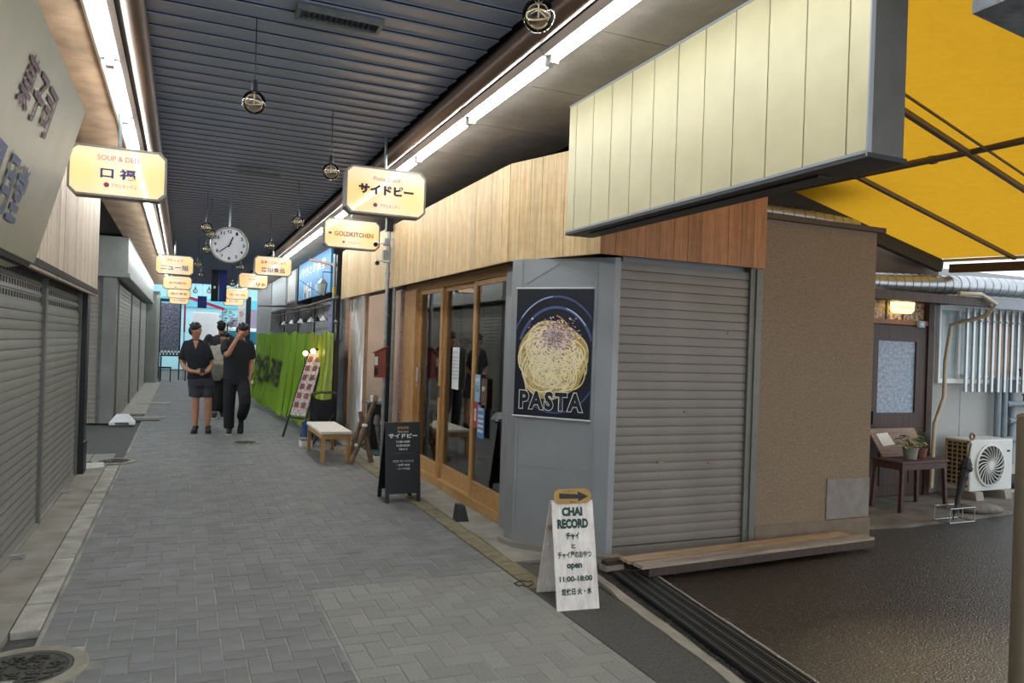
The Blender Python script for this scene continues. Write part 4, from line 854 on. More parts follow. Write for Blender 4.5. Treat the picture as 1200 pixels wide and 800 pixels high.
BL = [((1.19, 2.57), 'clear globe bulb cut by the top picture edge'), ((.31, 4.23), 'clear globe bulb hanging nearest on the left row'), ((.97, 5.66), 'clear globe bulb hanging just left of サイドビー sign'),
      ((1.09, 8.29), 'clear globe bulb hanging between the clock and right beam'), ((1.05, 10.67), 'small globe bulb hanging above the 豆腐 sign'), ((.22, 9.41), 'globe bulb overlapping another left above the clock'),
      ((.28, 9.95), 'globe bulb touching the clock rim on its left'), ((.28, 11.73), 'globe bulb left of the lower clock rim'), ((.21, 14.38), 'globe bulb right of ニュー旭 sign, upper one'), ((.32, 16.74), 'globe bulb right of ニュー旭 sign, lower one'),
      ((.91, 14.3), 'globe bulb just below the clock rim'), ((1.04, 19.11), 'small far globe bulb left of the red lettered sign'), ((.29, 23.0), 'tiny far globe bulb beside the lowest left signs'), ((.64, 22.6), 'tiny far globe bulb left of the navy banner')]
for i, ((x, y), lab) in enumerate(BL):
    t = bp if i == 0 else copy_tree(bp); t.location = (x, y, 2.75); t['label'] = lab; t['group'] = 'clear globe bulbs on black cords'
# ------------------------------------------------------------------ clock
t = thing('wall_clock', 'round white clock hanging in the middle of the arcade', 'clock', (.5, 10, 2.64)); R = .222
b = MB(mat('clock_rim', 'a8a294', .3, .5)); b.lathe([(R-.02, -.0), (R-.015, -.03), (R, -.03), (R+.006, 0), (R, .06), (1e-3, .06)], n=44, axis='y'); b.build('case', t, smooth=True)
b = MB(mat('clock_face', 'e6e8ee', .5, 0, .02)); b.lathe([(1e-3, -.01), (R-.018, -.01)], n=44, axis='y'); dial = b.build('dial', t)
for h in range(1, 13):
    a = h*pi/6; txt(dial, str(h), .045 if h > 9 else .028, .04, .165*sin(a), .165*cos(a), -.013, mk, .03, 'numeral')
def hand(a, L_, wd, nm):
    a = radians(a); d = Vector((sin(a), 0, cos(a))); b = MB(mk); b.bar(-d*.03+Vector((0, -.018, 0)), d*L_+Vector((0, -.018, 0)), .003, wd); b.build(nm, t)
hand(21, .11, .014, 'hour_hand'); hand(231, .155, .010, 'minute_hand')
b = MB(m_galv); b.tube([(0, .03, R), (0, .03, .55)], .012, 8); b.build('hanger', t)
# ------------------------------------------------------------------ conduit posts with cameras, mailbox
t = thing('utility_post', 'dark post with grey conduits between the doors and recess', 'post', (2.3, 8.98, 0)); b = MB(m_black); b.box(-.03, .03, -.0, .06, 0, 2.14); b.build('post', t)
for x, y, r, z1 in ((-.06, -.08, .022, 3.1), (.03, -.09, .018, 2.16)):
    b = MB(m_galv); b.tube([(x, y, 0), (x, y, 1.9), (x, y-.0, z1)], r, 10); b.build('conduit', t, smooth=True)
for z in (.5, 1.2, 1.8, 2.3, 2.6):
    b = MB(m_galv); b.tube([(-.06, -.08, z), (-.06, -.08, z+.04)], .03, 10); b.build('coupling', t)
b = MB(m_galv); b.box(-.13, -.04, -.12, -.05, 2.45, 2.6); b.box(-.12, -.05, -.13, -.04, 2.66, 2.74); b.build('junction_box', t)
b = MB(m_black); b.box(-.10, -.02, -.12, -.04, 2.83, 3.0); b.build('clamp', t)
for lab, (x, y, z), dx in (('white security camera, upper one on the conduit post', (2.08, 8.83, 2.66), -.03), ('white security camera with dark lens, lower on conduit post', (2.1, 8.8, 2.44), -.03), ('small white sensor lamp on the right of conduit post', (2.36, 8.85, 2.72), .05)):
    t = thing('security_camera', lab, 'camera', (x, y, z)); b = MB(m_white); b.tube([(0, .06, .015), (dx, -.06, -.015)], .03, 12); b.build('housing', t, smooth=True)
    b = MB(m_black); b.tube([(dx, -.06, -.015), (dx*1.05, -.066, -.017)], .026, 12); b.build('lens', t); b = MB(m_white); b.tube([(0, .04, .02), (2.24-x, .06, .03)], .01, 6); b.build('bracket', t)
t = thing('mailbox', 'red-brown house-shaped mailbox on the black post', 'mailbox', (2.2, 8.9, 1.07), -R90*.35)
mrb = mat('red_brown_wood', '7c3a2a', .6, 0, .1, 12); b = MB(mrb); b.prismy([(-.08, 0), (.06, 0), (.06, .36), (-.08, .29)], -.03, .03); b.build('box', t)
b = MB(mat('pinkish_roof', 'a5614b', .6)); b.add([(-.1, -.05, .285), (.07, -.05, .37), (.07, .04, .37), (-.1, .04, .285), (-.1, -.05, .30), (.07, -.05, .385), (.07, .04, .385), (-.1, .04, .30)], [(0, 1, 2, 3), (4, 5, 6, 7), (0, 1, 5, 4), (1, 2, 6, 5), (2, 3, 7, 6), (3, 0, 4, 7)]); b.build('roof', t)
b = MB(mpap); b.box(-.075, -.035, -.034, -.03, .15, .25); b.build('label_card', t); b = MB(m_black); b.box(-.075, -.03, -.034, -.03, .03, .12); b.build('slot', t)
# ------------------------------------------------------------------ recess shop
m_pink = mat('pinkish_beige_wall', 'cbc0b5', .8, 0, .05, 3)
b = MB(m_pink); b.box(3.3, 3.36, 9.1, 12.4, 0, 2.7); b.box(2.45, 3.3, 12.3, 12.4, 0, 2.7); b.build('wall_recess', tagd=('pinkish beige wall of the recessed entrance', 'wall', None, 'structure'))
b = MB(mat('pink_wood', 'b08e74', .6, 0, .1, 9)); b.box(2.42, 2.5, 11.95, 12.3, 0, 2.2); b.box(2.42, 2.47, 10.85, 10.9, 0, 2.25); b.build('trim_18', tagd=('pinkish wooden door posts of the recessed entrance', 'jamb', None, 'structure'))
t = thing('added_fill_lamp', 'added round fill lamp brightening the recessed entrance', 'lamp', (2.9, 10.9, 2.62)); b = MB(emitter('recess_fill_glow', 'fff0e0', 42)); b.lathe([(1e-3, -.06), (.12, -.05), (.14, 0), (1e-3, 0)], n=20); b.build('diffuser', t, smooth=True); b = MB(m_white); b.lathe([(.15, 0), (.15, .03), (1e-3, .03)], n=20); b.build('base', t)  # added fill: brightens the dark recess, no known fixture
b = MB(m_pink); b.box(2.62, 3.3, 9.1, 12.3, 2.65, 2.7); b.build('trim_19', tagd=('pale ceiling board of the recessed entrance', 'ceiling', None, 'structure'))
t = thing('added_fill_lamp', 'added small warm fill lamp inside the corner shop', 'lamp', (3.9, 7.2, 2.37)); b = MB(emitter('shop_fill_glow', 'ffd9a8', 3)); b.lathe([(1e-3, -.05), (.1, -.04), (.12, 0), (1e-3, 0)], n=20); b.build('diffuser', t, smooth=True); b = MB(m_white); b.lathe([(.13, 0), (.13, .03), (1e-3, .03)], n=20); b.build('base', t)  # added fill: dim warm glow for the shop interior, no known fixture
m_cur = glassy('plastic_curtain', (.85, .85, .83), 1.45, .15, .10)
nt_ = m_cur.node_tree; df = nt_.nodes.new('ShaderNodeBsdfDiffuse'); df.inputs[0].default_value = (.62, .61, .58, 1); mx_ = nt_.nodes.new('ShaderNodeMixShader'); mx_.inputs[0].default_value = .42
src = nt_.nodes['Material Output'].inputs[0].links[0].from_socket; nt_.links.new(src, mx_.inputs[1]); nt_.links.new(df.outputs[0], mx_.inputs[2]); nt_.links.new(mx_.outputs[0], nt_.nodes['Material Output'].inputs[0])
t = thing('plastic_curtain', 'clear plastic curtain hanging gathered beside the entrance', 'curtain', (2.42, 11.4, 0)); b = MB(m_cur); vs = []; nz = 14; ny = 40
for j in range(nz+1):
    z = .12+2.08*j/nz; sq = 1-.25*sin(pi*j/nz)
    for i in range(ny+1):
        a = i/ny; vs.append((.02+.03*sin(a*34+z*.7)+.012*sin(a*71+z*2), (a-.5)*1.05*sq, z))
b.add(vs, [(j*(ny+1)+i, j*(ny+1)+i+1, (j+1)*(ny+1)+i+1, (j+1)*(ny+1)+i) for j in range(nz) for i in range(ny)]); b.build('sheet', t, smooth=True)
b = MB(m_alu); b.tube([(.02, -.6, 2.2), (.02, .6, 2.2)], .012); b.build('rail', t)
b = MB(mat('green_blue_mat', '2f4a44', .9, 0, .15, 40)); b.box(2.35, 3.2, 9.7, 11.2, .004, .02); b.build('doormat', tagd=('dark green and blue mat in the recessed entrance', 'mat'))
t = thing('pedestal_bin', 'black pedestal with grey lid and white papers in recess', 'pedestal', (2.5, 10.3, .02)); b = MB(m_black); b.prism([(-.11, -.12), (.13, -.12), (.13, .12), (-.11, .12)], .0, .62); b.build('body', t, bevel=.01)
b = MB(m_galv); b.box(-.15, .17, -.15, .15, .62, .65); b.build('lid', t); b = MB(mpap); b.box(-.08, .02, -.05, .05, .65, .73); b.box(.0, .09, -.02, .06, .65, .69); b.build('paper_stack', t)
# rustic log stand
t = thing('log_stand', 'rustic A-shaped stand of bark logs beside the white bench', 'log stand', (2.05, 9.2, 0)); mlog = wood('bark_log', '7d644c', '4d3b2d', knots=False, axis='Z')
for a, c in (((-.13, -.05, .0), (.2, .1, .80)), ((-.1, .22, .0), (.04, .2, .52)), ((.14, .0, .0), (.0, .12, .62))):
    b = MB(mlog); A, B_ = Vector(a), Vector(c); b.tube([A.lerp(B_, q/5)+Vector((random.uniform(-.008, .008), 0, 0)) for q in range(6)], [.034, .031, .033, .03, .031, .027], 9); b.build('log', t, smooth=True)
for z in (.2, .46): b = MB(mlog); b.tube([(-.1+z*.3, -.03+z*.1, z), (.12-z*.1, .15, z+.03)], .022, 8); b.build('rung', t, smooth=True)
b = MB(m_white); b.lathe([(.028, -.02), (.038, -.01), (.038, .01), (.028, .02)], (-.04, .0, .22), 10); b.lathe([(.026, -.02), (.036, -.01), (.036, .01), (.026, .02)], (.05, .03, .46), 10); b.build('rope_binding', t)
umbrella('grey folded umbrella with a bamboo ring handle by the log stand', (2.29, 9.12, .02), (2.19, 9.1, .78), .045, mat('grey_nylon', '66605f', .6, 0, .2, 12), mat('bamboo', 'a58a55', .5))
# white bench
t = thing('bench', 'small pine bench with white padded top beside the log stand', 'bench', (1.765, 9.85, 0)); b = MB(mat('white_pad', 'd8d4c8', .6, 0, .03)); b.box(-.19, .19, -.58, .58, .345, .385); b.build('seat', t, bevel=.012)
b = MB(m_frameh); b.box(-.17, .17, -.55, -.53, .285, .345); b.box(-.17, .17, .53, .55, .285, .345); b.box(-.17, -.15, -.53, .53, .285, .345); b.box(.15, .17, -.53, .53, .285, .345); b.build('apron', t)
for sx in (-1, 1):
    for sy in (-1, 1): b = MB(m_frame); b.box(sx*.155-.022, sx*.155+.022, sy*.53-.022, sy*.53+.022, 0, .345); b.build('leg', t)
# ------------------------------------------------------------------ blackboard A-frame
t = thing('blackboard_sign', 'black A-frame board with white サイドビー chalk lettering', 'sign board', (1.94, 6.83, .004)); mch = mat('chalk_white', 'dcdcd8', .7)
def leaned(parent, z0, z1, y0, y1, wd, th, m, nm):
    b = MB(m); b.add([(-wd/2, y0, z0), (wd/2, y0, z0), (wd/2, y0+th, z0), (-wd/2, y0+th, z0), (-wd/2, y1, z1), (wd/2, y1, z1), (wd/2, y1+th, z1), (-wd/2, y1+th, z1)], [(0, 1, 5, 4), (1, 2, 6, 5), (2, 3, 7, 6), (3, 0, 4, 7), (4, 5, 6, 7), (3, 2, 1, 0)]); return b.build(nm, parent)
leaned(t, .08, .74, .01, .1, .335, .018, m_black, 'front_board'); leaned(t, .08, .74, .30, .12, .335, .018, m_black, 'back_board')
for sx in (-1, 1):
    for (ya, yb) in ((0, .02), (.31, .29)):
        b = MB(m_black); b.add([(sx*.15-.018, ya, 0), (sx*.15+.018, ya, 0), (sx*.15+.018, ya+.02, 0), (sx*.15-.018, ya+.02, 0), (sx*.15-.018, yb, .12), (sx*.15+.018, yb, .12), (sx*.15+.018, yb+.02, .12), (sx*.15-.018, yb+.02, .12)], [(0, 1, 5, 4), (1, 2, 6, 5), (2, 3, 7, 6), (3, 0, 4, 7), (4, 5, 6, 7), (3, 2, 1, 0)]); b.build('leg', t)
def slanttxt(parent, s, wd, ht, x, z, m, bo, y0, y1, z0, z1, nm='lettering'):
    o = txt(parent, s, wd, ht, x, z, 0, m, bo, nm); k = (y1-y0)/(z1-z0)
    for v in o.data.vertices: v.co.y = y0+(v.co.z-z0)*k-.003
    return o
for s, wd, ht, z, m, bo in (('■■■■', .11, .022, .69, mat('chalk_orange', 'a87a50', .7), .02), ('Pasta Stand', .1, .02, .655, mch, .0), ('サイドビー', .28, .045, .615, mch, .05), ('11:30-14:00', .13, .022, .56, mch, .03), ('16:30-20:30', .13, .022, .525, mch, .03), ('定休日 月', .08, .018, .49, mch, .03), ('パスタテイクアウト', .2, .014, .455, mat('chalk_grey', '5f6468', .7), .0), ('パスタ フリードリンク', .2, .024, .38, mch, .02), ('・大盛 ¥200', .13, .022, .345, mch, .03), ('・ハーフ ¥-50', .13, .02, .31, mch, .02)):
    slanttxt(t, s, wd, ht, .0, z, m, bo, .01, .1, .08, .74)
# ------------------------------------------------------------------ CHAI RECORD A-frame
t = thing('chai_sign', 'whitewashed wooden A-frame sign reading CHAI RECORD', 'sign board', (2.125, 3.765, .004), -.1); mww = wood('whitewashed_wood', 'e6e0da', 'cfc6bf', knots=False, island=.0)
leaned(t, .0, .595, .0, .15, .262, .012, mww, 'front_board'); leaned(t, .0, .595, .34, .165, .262, .012, mww, 'back_board')
b = MB(m_frame); b.box(-.13, .13, .18, .2, .42, .44); b.build('hinge_bar', t)
mgr = mat('dark_green_paint', '173d33', .6)
for s, wd, ht, z, bo in (('CHAI', .13, .05, .535, .06), ('RECORD', .195, .054, .468, .06), ('チャイ', .085, .042, .40, .05), ('と', .026, .026, .345, .05), ('チャイ屋のおやつ', .21, .04, .297, .03), ('open', .095, .036, .232, .04), ('11:00-18:00', .205, .03, .168, .035), ('定休日 火・水', .19, .038, .1, .04)):
    slanttxt(t, s, wd, ht, -.005 if wd > .1 else -.01, z, mgr, bo, .0, .15, 0, .595)
ap = thing('arrow_plate', None, None, (0, 0, 0)); del_ = ap
mcb = mat('cardboard_brown', 'a98449', .7, 0, .06, 8); b = MB(mcb); k = .15/.595; pl = []
for i in range(24):
    a = 2*pi*i/24; cx = .075 if cos(a) > 0 else -.075; pl.append((cx+.045*cos(a), .622+.042*sin(a)))
b.add([(x, z*k-.012, z) for x, z in pl]+[(x, z*k-.004, z) for x, z in pl], [tuple(range(24)), tuple(range(47, 23, -1))]+[(i, 24+i, 24+(i+1) % 24, (i+1) % 24) for i in range(24)]); b.build('arrow_plate', t)
b = MB(mk); ar = [(-.085, .611), (.035, .609), (.033, .592), (.1, .620), (.033, .651), (.034, .633), (-.085, .641)]; b.add([(x, z*k-.0135, z) for x, z in ar], [tuple(range(7))]); b.build('arrow', t)
slanttxt(t, 'こちら', .06, .012, -.02, .653, mk, .0, -.0125, .1375, 0, .595); slanttxt(t, 'MENU', .04, .01, .0, .591, mk, .0, -.0125, .1375, 0, .595)
bpy.data.objects.remove(ap)
# coil of wire behind the sign
b = MB(m_black); b.tube([(.06*cos(a)*(1+.1*sin(3*a)), .05*sin(a), .006+.004*sin(5*a)) for a in [i*.3 for i in range(64)]], .004, 5); b.build('cable_coil', tagd=('small black cable coil on the ground behind the chai sign', 'cable')).location = (2.02, 4.28, .004)
# ------------------------------------------------------------------ green tarp stall
m_tarp = fabric('green_tarp', '8ab52c', .25, .10, .3)
t = thing('green_tarp', 'green vinyl tarp with black lettering wrapped round the stall', 'tarp', (1.75, 14.6, .1))
A, B_ = Vector((2.0, 11.3, 0)), Vector((1.6, 18.6, 0)); m_tarp2 = fabric('yellow_green_tarp', 'a3b52a', .25, .10, .3); b = MB([m_tarp, m_tarp2], (1.75, 14.6, .1)); nx, nz = 110, 16
dA = (B_-A).normalized(); nA = Vector((-dA.y, dA.x, 0)); nA = nA if nA.x < 0 else -nA
def tarp_pt(i, q, off=0.):
    p = A.lerp(B_, i/nx); fold = .014*sin(i*.42+q*1.6)+.012*abs(sin(i*.5+1+q*2.6))+.03*sin(i*.17)+.012*sin(q*7+i*.1)
    return p+nA*(fold*(1.15-q*.6)+.14*(1-q)**2+off)+Vector((0, 0, .1+.02*sin(i*.5)+q*(1.5+.02*cos(i*.33))))
vs = [A+Vector((.06, 0, .1+1.5*j/nz)) if i < 0 else tarp_pt(i, j/nz) for j in range(nz+1) for i in range(-1, nx+1)]; w_ = nx+2
for i in range(w_-1):
    b.cur = 1 if i < 24 else 0
    base = len(b.v)
    b.add([vs[j*w_+i+k] for j in range(nz+1) for k in (0, 1)], [(2*j, 2*j+1, 2*j+3, 2*j+2) for j in range(nz)])
o = b.build('sheet', t); bb = bmesh.new(); bb.from_mesh(o.data); bmesh.ops.remove_doubles(bb, verts=bb.verts, dist=1e-5); bb.to_mesh(o.data); bb.free(); o.data.shade_smooth()
for i, ch in enumerate('創とうふ店'):
    k_ = .955-.44*(i+.5)/5; ii = k_*nx; o = txt(t, ch, .66, .60, 0, 0, 0, mk, .035, 'character')
    bb = bmesh.new(); bb.from_mesh(o.data); bmesh.ops.triangulate(bb, faces=bb.faces)
    for _ in range(5):
        le = [e for e in bb.edges if e.calc_length() > .05]
        if le: bmesh.ops.subdivide_edges(bb, edges=le, cuts=1); bmesh.ops.triangulate(bb, faces=bb.faces)
    for v in bb.verts: v.co = tarp_pt(ii-v.co.x/(B_-A).length*nx, (v.co.z+.83-.1)/1.5, .028)-Vector((1.75, 14.6, .1))
    bb.to_mesh(o.data); bb.free()
t = thing('market_stall', 'stall counter hidden under green tarp with black casters', 'stall', (2.05, 14.6, 0)); O = (2.05, 14.6, 0)
b = MB(m_darkw, O); b.prism([(2.1, 11.45), (2.16, 11.45), (1.95, 18.5), (1.78, 18.5)], .25, 1.5); b.build('body', t)
for i in range(9):
    p = A.lerp(B_, .03+i*.115)+Vector((.1, 0, 0)); b = MB(m_black, O); b.lathe([(1e-3, -.02), (.045, -.02), (.045, .02), (1e-3, .02)], (p.x, p.y, .045), 12, 'x'); b.bar((p.x, p.y, .05), (p.x, p.y, .25), .03); b.build('caster', t)
b = MB(m_galv, O); b.tube([(2.12, 11.5, 1.45), (2.12, 11.5, 1.75)], .014); b.build('pole', t)
b = MB(m_galv, O); b.ball((2.12, 11.5, 1.78), .03, 10); b.build('finial', t, smooth=True)
# easel menu
t = thing('easel_menu', 'tall leaning menu board on a black easel with lamps', 'easel sign', (1.62, 11.75, 0), -1.0)
mmn = mat('printed_menu', 'b7a9a2', .5, 0, .5, 26)
b = MB(mmn); b.add([(-.17, .02, .34), (.17, .02, .34), (.17, .36, 1.3), (-.17, .36, 1.3), (-.17, .035, .34), (.17, .035, .34), (.17, .375, 1.3), (-.17, .375, 1.3)], [(0, 1, 2, 3), (4, 5, 6, 7), (0, 1, 5, 4), (1, 2, 6, 5), (2, 3, 7, 6), (3, 0, 4, 7)]); b.build('board', t)
mphoto = mat('food_photo_print', '7c3f2c', .5, 0, .6, 30)
for i in range(6):
    z = .45+i*.14; 
    for x in (-.09, .07):
        b = MB(mphoto); y = .02+(z-.34)*.354-.004; b.add([(x-.05, y, z), (x+.05, y, z), (x+.05, y+.03, z+.085), (x-.05, y+.03, z+.085)], [(0, 1, 2, 3)]); b.build('photo', t)
for a, c in (((-.2, -.08, 0), (-.17, .37, 1.32)), ((.2, -.08, 0), (.17, .37, 1.32)), ((0, .45, 0), (0, .37, 1.25))):
    b = MB(m_black); b.bar(a, c, .022); b.build('leg', t)
b = MB(m_black); b.bar((-.2, .0, .3), (.2, .0, .3), .03); b.build('ledge', t)
mglow = emitter('warm_lamp_glow', 'ffdc9a', 5.0)
for x, z, y in ((-.13, 1.28, .25), (.02, 1.32, .27)):
    t2 = thing('clip_lamp', 'warm glowing clip lamp on the easel, %s one' % ('lower outer' if x < -.1 else 'upper inner'), 'lamp'); 
    wm = Matrix.Rotation(-1.0, 3, 'Z')@Vector((x, y, z)); t2.location = wm+Vector((1.62, 11.75, 0)); t2.rotation_euler = (0, 0, -1.0)
    b = MB(mglow); b.ball((0, 0, 0), .04, 12); b.build('bulb', t2, smooth=True); b = MB(m_black); b.tube([(0, .03, .02), (.02, .1, .03)], .015); b.build('clip', t2)
# folding chair + bucket
t = thing('folding_chair', 'folded black fabric camping chair in front of green tarp', 'chair', (1.86, 10.78, 0)); mcf = mat('black_mesh_fabric', '1c1d20', .8, 0, .3, 40)
b = MB(mcf); vs = []
for j in range(7):
    for i in range(9): a = i/8*2-1; vs.append((a*.17, .03*a*a-.0, .36+.34*j/6-.05*(1-a*a)*(j == 6)))
b.add(vs, [(j*9+i, j*9+i+1, (j+1)*9+i+1, (j+1)*9+i) for j in range(6) for i in range(8)]); b.build('backrest', t)
b = MB(mcf); b.box(-.16, .16, .02, .1, .2, .42); b.build('seat', t, bevel=.03)
for a, c in (((-.17, -.05, 0), (.15, .0, .45)), ((.17, -.05, 0), (-.15, .0, .45)), ((-.17, .1, 0), (-.17, .02, .74)), ((.17, .1, 0), (.17, .02, .74))):
    b = MB(m_black); b.tube([a, c], .012, 8); b.build('leg', t)
b = MB(mat('olive_strap', '4a5a38', .8)); b.tube([(-.17, .02, .74), (-.05, 0, .76), (.1, 0, .76), (.17, .02, .74)], .018); b.build('carry_strap', t)
t = thing('bucket', 'dark blue bucket beside the folding chair', 'bucket', (1.69, 11.05, 0)); b = MB(mat('blue_plastic', '1f3f73', .5)); b.lathe([(1e-3, 0), (.075, 0), (.09, .3), (.095, .3), (.095, .31), (.085, .31), (.07, .02), (1e-3, .02)], n=20); b.build('body', t, smooth=True); b = MB(m_alu); b.tube([(.09*cos(a), -.02, .3+.06*sin(a)) for a in [pi*i/10 for i in range(11)]], .004); b.build('handle', t)
t = thing('cooler_box', 'low white box on the ground by the bucket', 'box', (1.6, 10.75, 0)); b = MB(m_white); b.box(-.06, .1, -.1, .1, 0, .1); b.build('body', t, bevel=.01); b = MB(m_galv); b.box(-.065, .105, -.105, .105, .1, .12); b.build('lid', t)
# ------------------------------------------------------------------ right side beyond the stall
b = MB(mat('far_right_grey', '6c6e6d', .7, 0, .12, 2.5, .1)); b.box(2.62, 3.0, 12.4, 27, 0, 3.1); b.box(2.3, 2.62, 19.0, 19.2, 0, 3.1); b.box(2.3, 2.62, 22.5, 27, 0, 3.1); b.build('wall_far', tagd=('grey shop fronts on the right beyond the stall', 'wall', None, 'structure'))
for nm, x0, x1, y0, y1, z0, z1, c, lab in (('fascia_box', 2.3, 2.6, 17.4, 18.9, 2.35, 3.08, 'a8aaa6', 'pale shop fascia box beyond the blue sign'), ('fascia_box', 2.3, 2.6, 19.3, 22.4, 2.25, 3.08, '8f9596', 'longer grey fascia box at far right'), ('dark_panel', 2.28, 2.6, 17.05, 17.35, 2.2, 3.08, '2c2522', 'dark brown upright panel beside the blue sign')):
    t = thing(nm, lab, 'fascia', ((x0+x1)/2, (y0+y1)/2, z0)); b = MB(mat('f_'+c, c, .6), ((x0+x1)/2, (y0+y1)/2, z0)); b.box(x0, x1, y0, y1, z0, z1); b.build('box', t); b = MB(m_guide, ((x0+x1)/2, (y0+y1)/2, z0)); b.box(x0-.01, x0, y0, y1, z0, z0+.04); b.build('edge_trim', t)
t = thing('blue_sign', 'blue plank shop sign with white lettering on the right', 'sign', (2.3, 17.0, 2.33), -R90); mb_ = mat('sky_blue_paint', '3f8cc0', .5, 0, .06, 4)
for i in range(7): b = MB(mb_); b.box(i*.557+.004, (i+1)*.557-.004, 0, .04, 0, .82); b.build('plank', t)
txt(t, 'やきとり食堂', 2.9, .2, 1.95, .56, -.006, mw, .02, 'character'); txt(t, 'MH', 1.0, .3, 1.3, .16, -.006, mw, .02, 'character'); txt(t, '■', .9, .14, 2.7, .15, -.006, mat('pale_blue_ink', '9cc3dc', .6), 0, 'character')
t = thing('shop_post', 'black post and grey conduit at the end of wooden fascia', 'post', (2.28, 12.4, 0)); b = MB(m_black); b.box(0, .07, 0, .1, 0, 2.9); b.build('post', t); b = MB(m_galv); b.tube([(-.05, -.04, 0), (-.05, -.04, 2.9)], .026, 10); b.build('conduit', t, smooth=True)
b = MB(m_galv); b.tube([(-.05, -.04, 2.1), (-.05, -.04, 2.16)], .036, 10); b.tube([(-.05, -.04, 2.7), (-.05, -.04, 2.76)], .036, 10); b.build('coupling', t); b = MB(mat('rusty_tube', '8a5a3c', .5, .3)); b.tube([(-.02, -.02, 2.72), (-.2, 1.6, 2.95)], .022, 8); b.build('arm', t); b = MB(m_black); b.tube([(-.04, -.03, 2.1), (-.45, 1.5, 2.6)], .006, 5); b.build('stay_wire', t)
b = MB(mat('yellow_tape', 'c9a62a', .5)); b.tube([(-.05, -.04, 2.25), (-.05, -.04, 2.36)], .028, 10); b.build('yellow_band', t)
t = thing('wall_lantern', 'grey glass lantern hanging left of the blue sign', 'lantern', (2.14, 12.95, 2.25)); b = MB(mat('lantern_glass', 'b9bebc', .2)); b.lathe([(.05, 0), (.085, .16), (.085, .2)], n=6); b.build('glass', t); b = MB(m_galv); b.lathe([(1e-3, .3), (.03, .27), (.1, .2), (1e-3, .2)], n=6); b.build('cap', t); b = MB(m_black); b.tube([(0, 0, .28), (0, 0, .4), (.2, 0, .4)], .008); b.build('bracket', t)
# rack of hanging goods above the tarp
t = thing('hanging_rack', 'dark pipe rack with hanging tools above the green tarp', 'rack', (2.2, 15, 1.6)); O = (2.2, 15, 1.6)
for y in (11.6, 13.4, 15.4, 17.6): b = MB(m_black, O); b.tube([(2.1, y, 1.5), (2.1, y, 2.12)], .018, 6); b.build('upright', t)
b = MB(m_darkw, O); b.tube([(2.1, 11.2, 2.14), (2.05, 14, 2.1), (2.0, 18.4, 2.12)], .022, 6); b.build('rail', t); b = MB(m_darkw, O); b.tube([(2.0, 11.4, 2.02), (1.85, 18.2, 2.0)], .016, 6); b.build('rail', t)
b = MB(m_darkw, O); b.obox((2.2, 16.5, 2.2), (-.18, 1, .02), (4.2, .5, .015)); b.build('small_roof', t)
for i in range(10):
    y = 11.9+i*.62; tt = thing('utensil', 'small %s utensil hanging above the tarp, %s from the near end' % (('white', 'dark')[i % 2], ['first', 'second', 'third', 'fourth', 'fifth', 'sixth', 'seventh', 'eighth', 'ninth', 'tenth'][i]), 'utensil', (2.0, y, 1.8)); tt['group'] = 'utensils hanging above the green tarp'
    b = MB(m_white if i % 2 == 0 else m_black); b.lathe([(.012, .08), (.03, .05), (.065, .0)], n=10); b.build('shade', tt); b = MB(m_black); b.tube([(0, 0, .08), (0, 0, .21)], .004, 5); b.build('cord', tt)
b = MB(mat('white_pegboard', 'b9bab8', .7, 0, .2, 12)); b.box(2.57, 2.615, 13.6, 16.6, 1.5, 2.25); b.build('pegboard', tagd=('whitish board on the wall behind the hanging utensils', 'board'))
t = thing('hanging_cloth', 'blue and pink patterned cloth hanging near the blue sign', 'cloth', (2.35, 12.95, 1.62), -R90*.6); b = MB(mat('blue_pink_print', '8f8fc0', .7, 0, .5, 18)); b.box(-.12, .12, 0, .01, 0, .55); b.build('sheet', t); b = MB(m_black); b.tube([(-.13, 0, .55), (.13, 0, .55)], .008); b.build('rod', t)
# navy banners
t = thing('navy_banner', 'long black and navy cloth banner hanging at the far end', 'banner', (.79, 20, 2.36)); b = MB(mat('black_cloth', '1d1d24', .9)); b.box(-.18, -.01, 0, .01, 0, .78); b.build('black_half', t); b = MB(mat('navy_cloth', '1f2c66', .9)); b.box(-.005, .18, 0, .01, 0, .78); b.build('navy_half', t)
txt(t, '魚', .06, .07, -.1, .35, -.003, mw, .02); b = MB(m_galv); b.tube([(-.2, 0, .79), (.2, 0, .79)], .01); b.tube([(-.1, 0, .79), (-.1, 0, .84)], .005); b.tube([(.1, 0, .79), (.1, 0, .84)], .005); b.build('rod', t)
t = thing('navy_flag', 'small navy flag below and left of the long banner', 'flag', (.52, 25, 2.35)); b = MB(mat('navy_cloth', '')); b.box(-.13, .13, 0, .01, 0, .36); b.build('cloth', t); b = MB(m_galv); b.tube([(-.14, 0, .36), (.14, 0, .36)], .01); b.tube([(0, 0, .36), (0, 0, .85)], .006); b.build('rod', t)
# ------------------------------------------------------------------ far end of the arcade and street beyond
t = thing('patterned_screen', 'dark screen with white floral pattern by the far left pillar', 'screen', (-.38, 27.6, 0)); b = MB(mat('grey_floral_print', '77798a', .7, 0, .6, 16)); b.box(-.3, .28, 0, .03, .9, 2.55); b.build('sheet', t)
b = MB(m_black); b.box(-.34, -.3, -.01, .04, 0, 2.65); b.box(.28, .32, -.01, .04, 0, 2.65); b.box(-.34, .32, -.01, .04, 2.6, 2.7); b.build('frame', t)
t = thing('plant_table', 'dark table with small potted flowers by left pillar', 'table', (-.3, 26.95, 0)); b = MB(m_darkw); b.box(-.35, .45, -.2, .2, .8, .84); b.build('table_top', t)
for sx, sy in ((-.32, -.17), (.42, -.17), (-.32, .17), (.42, .17)): b = MB(m_black); b.box(sx-.02, sx+.02, sy-.02, sy+.02, 0, .8); b.build('leg', t)
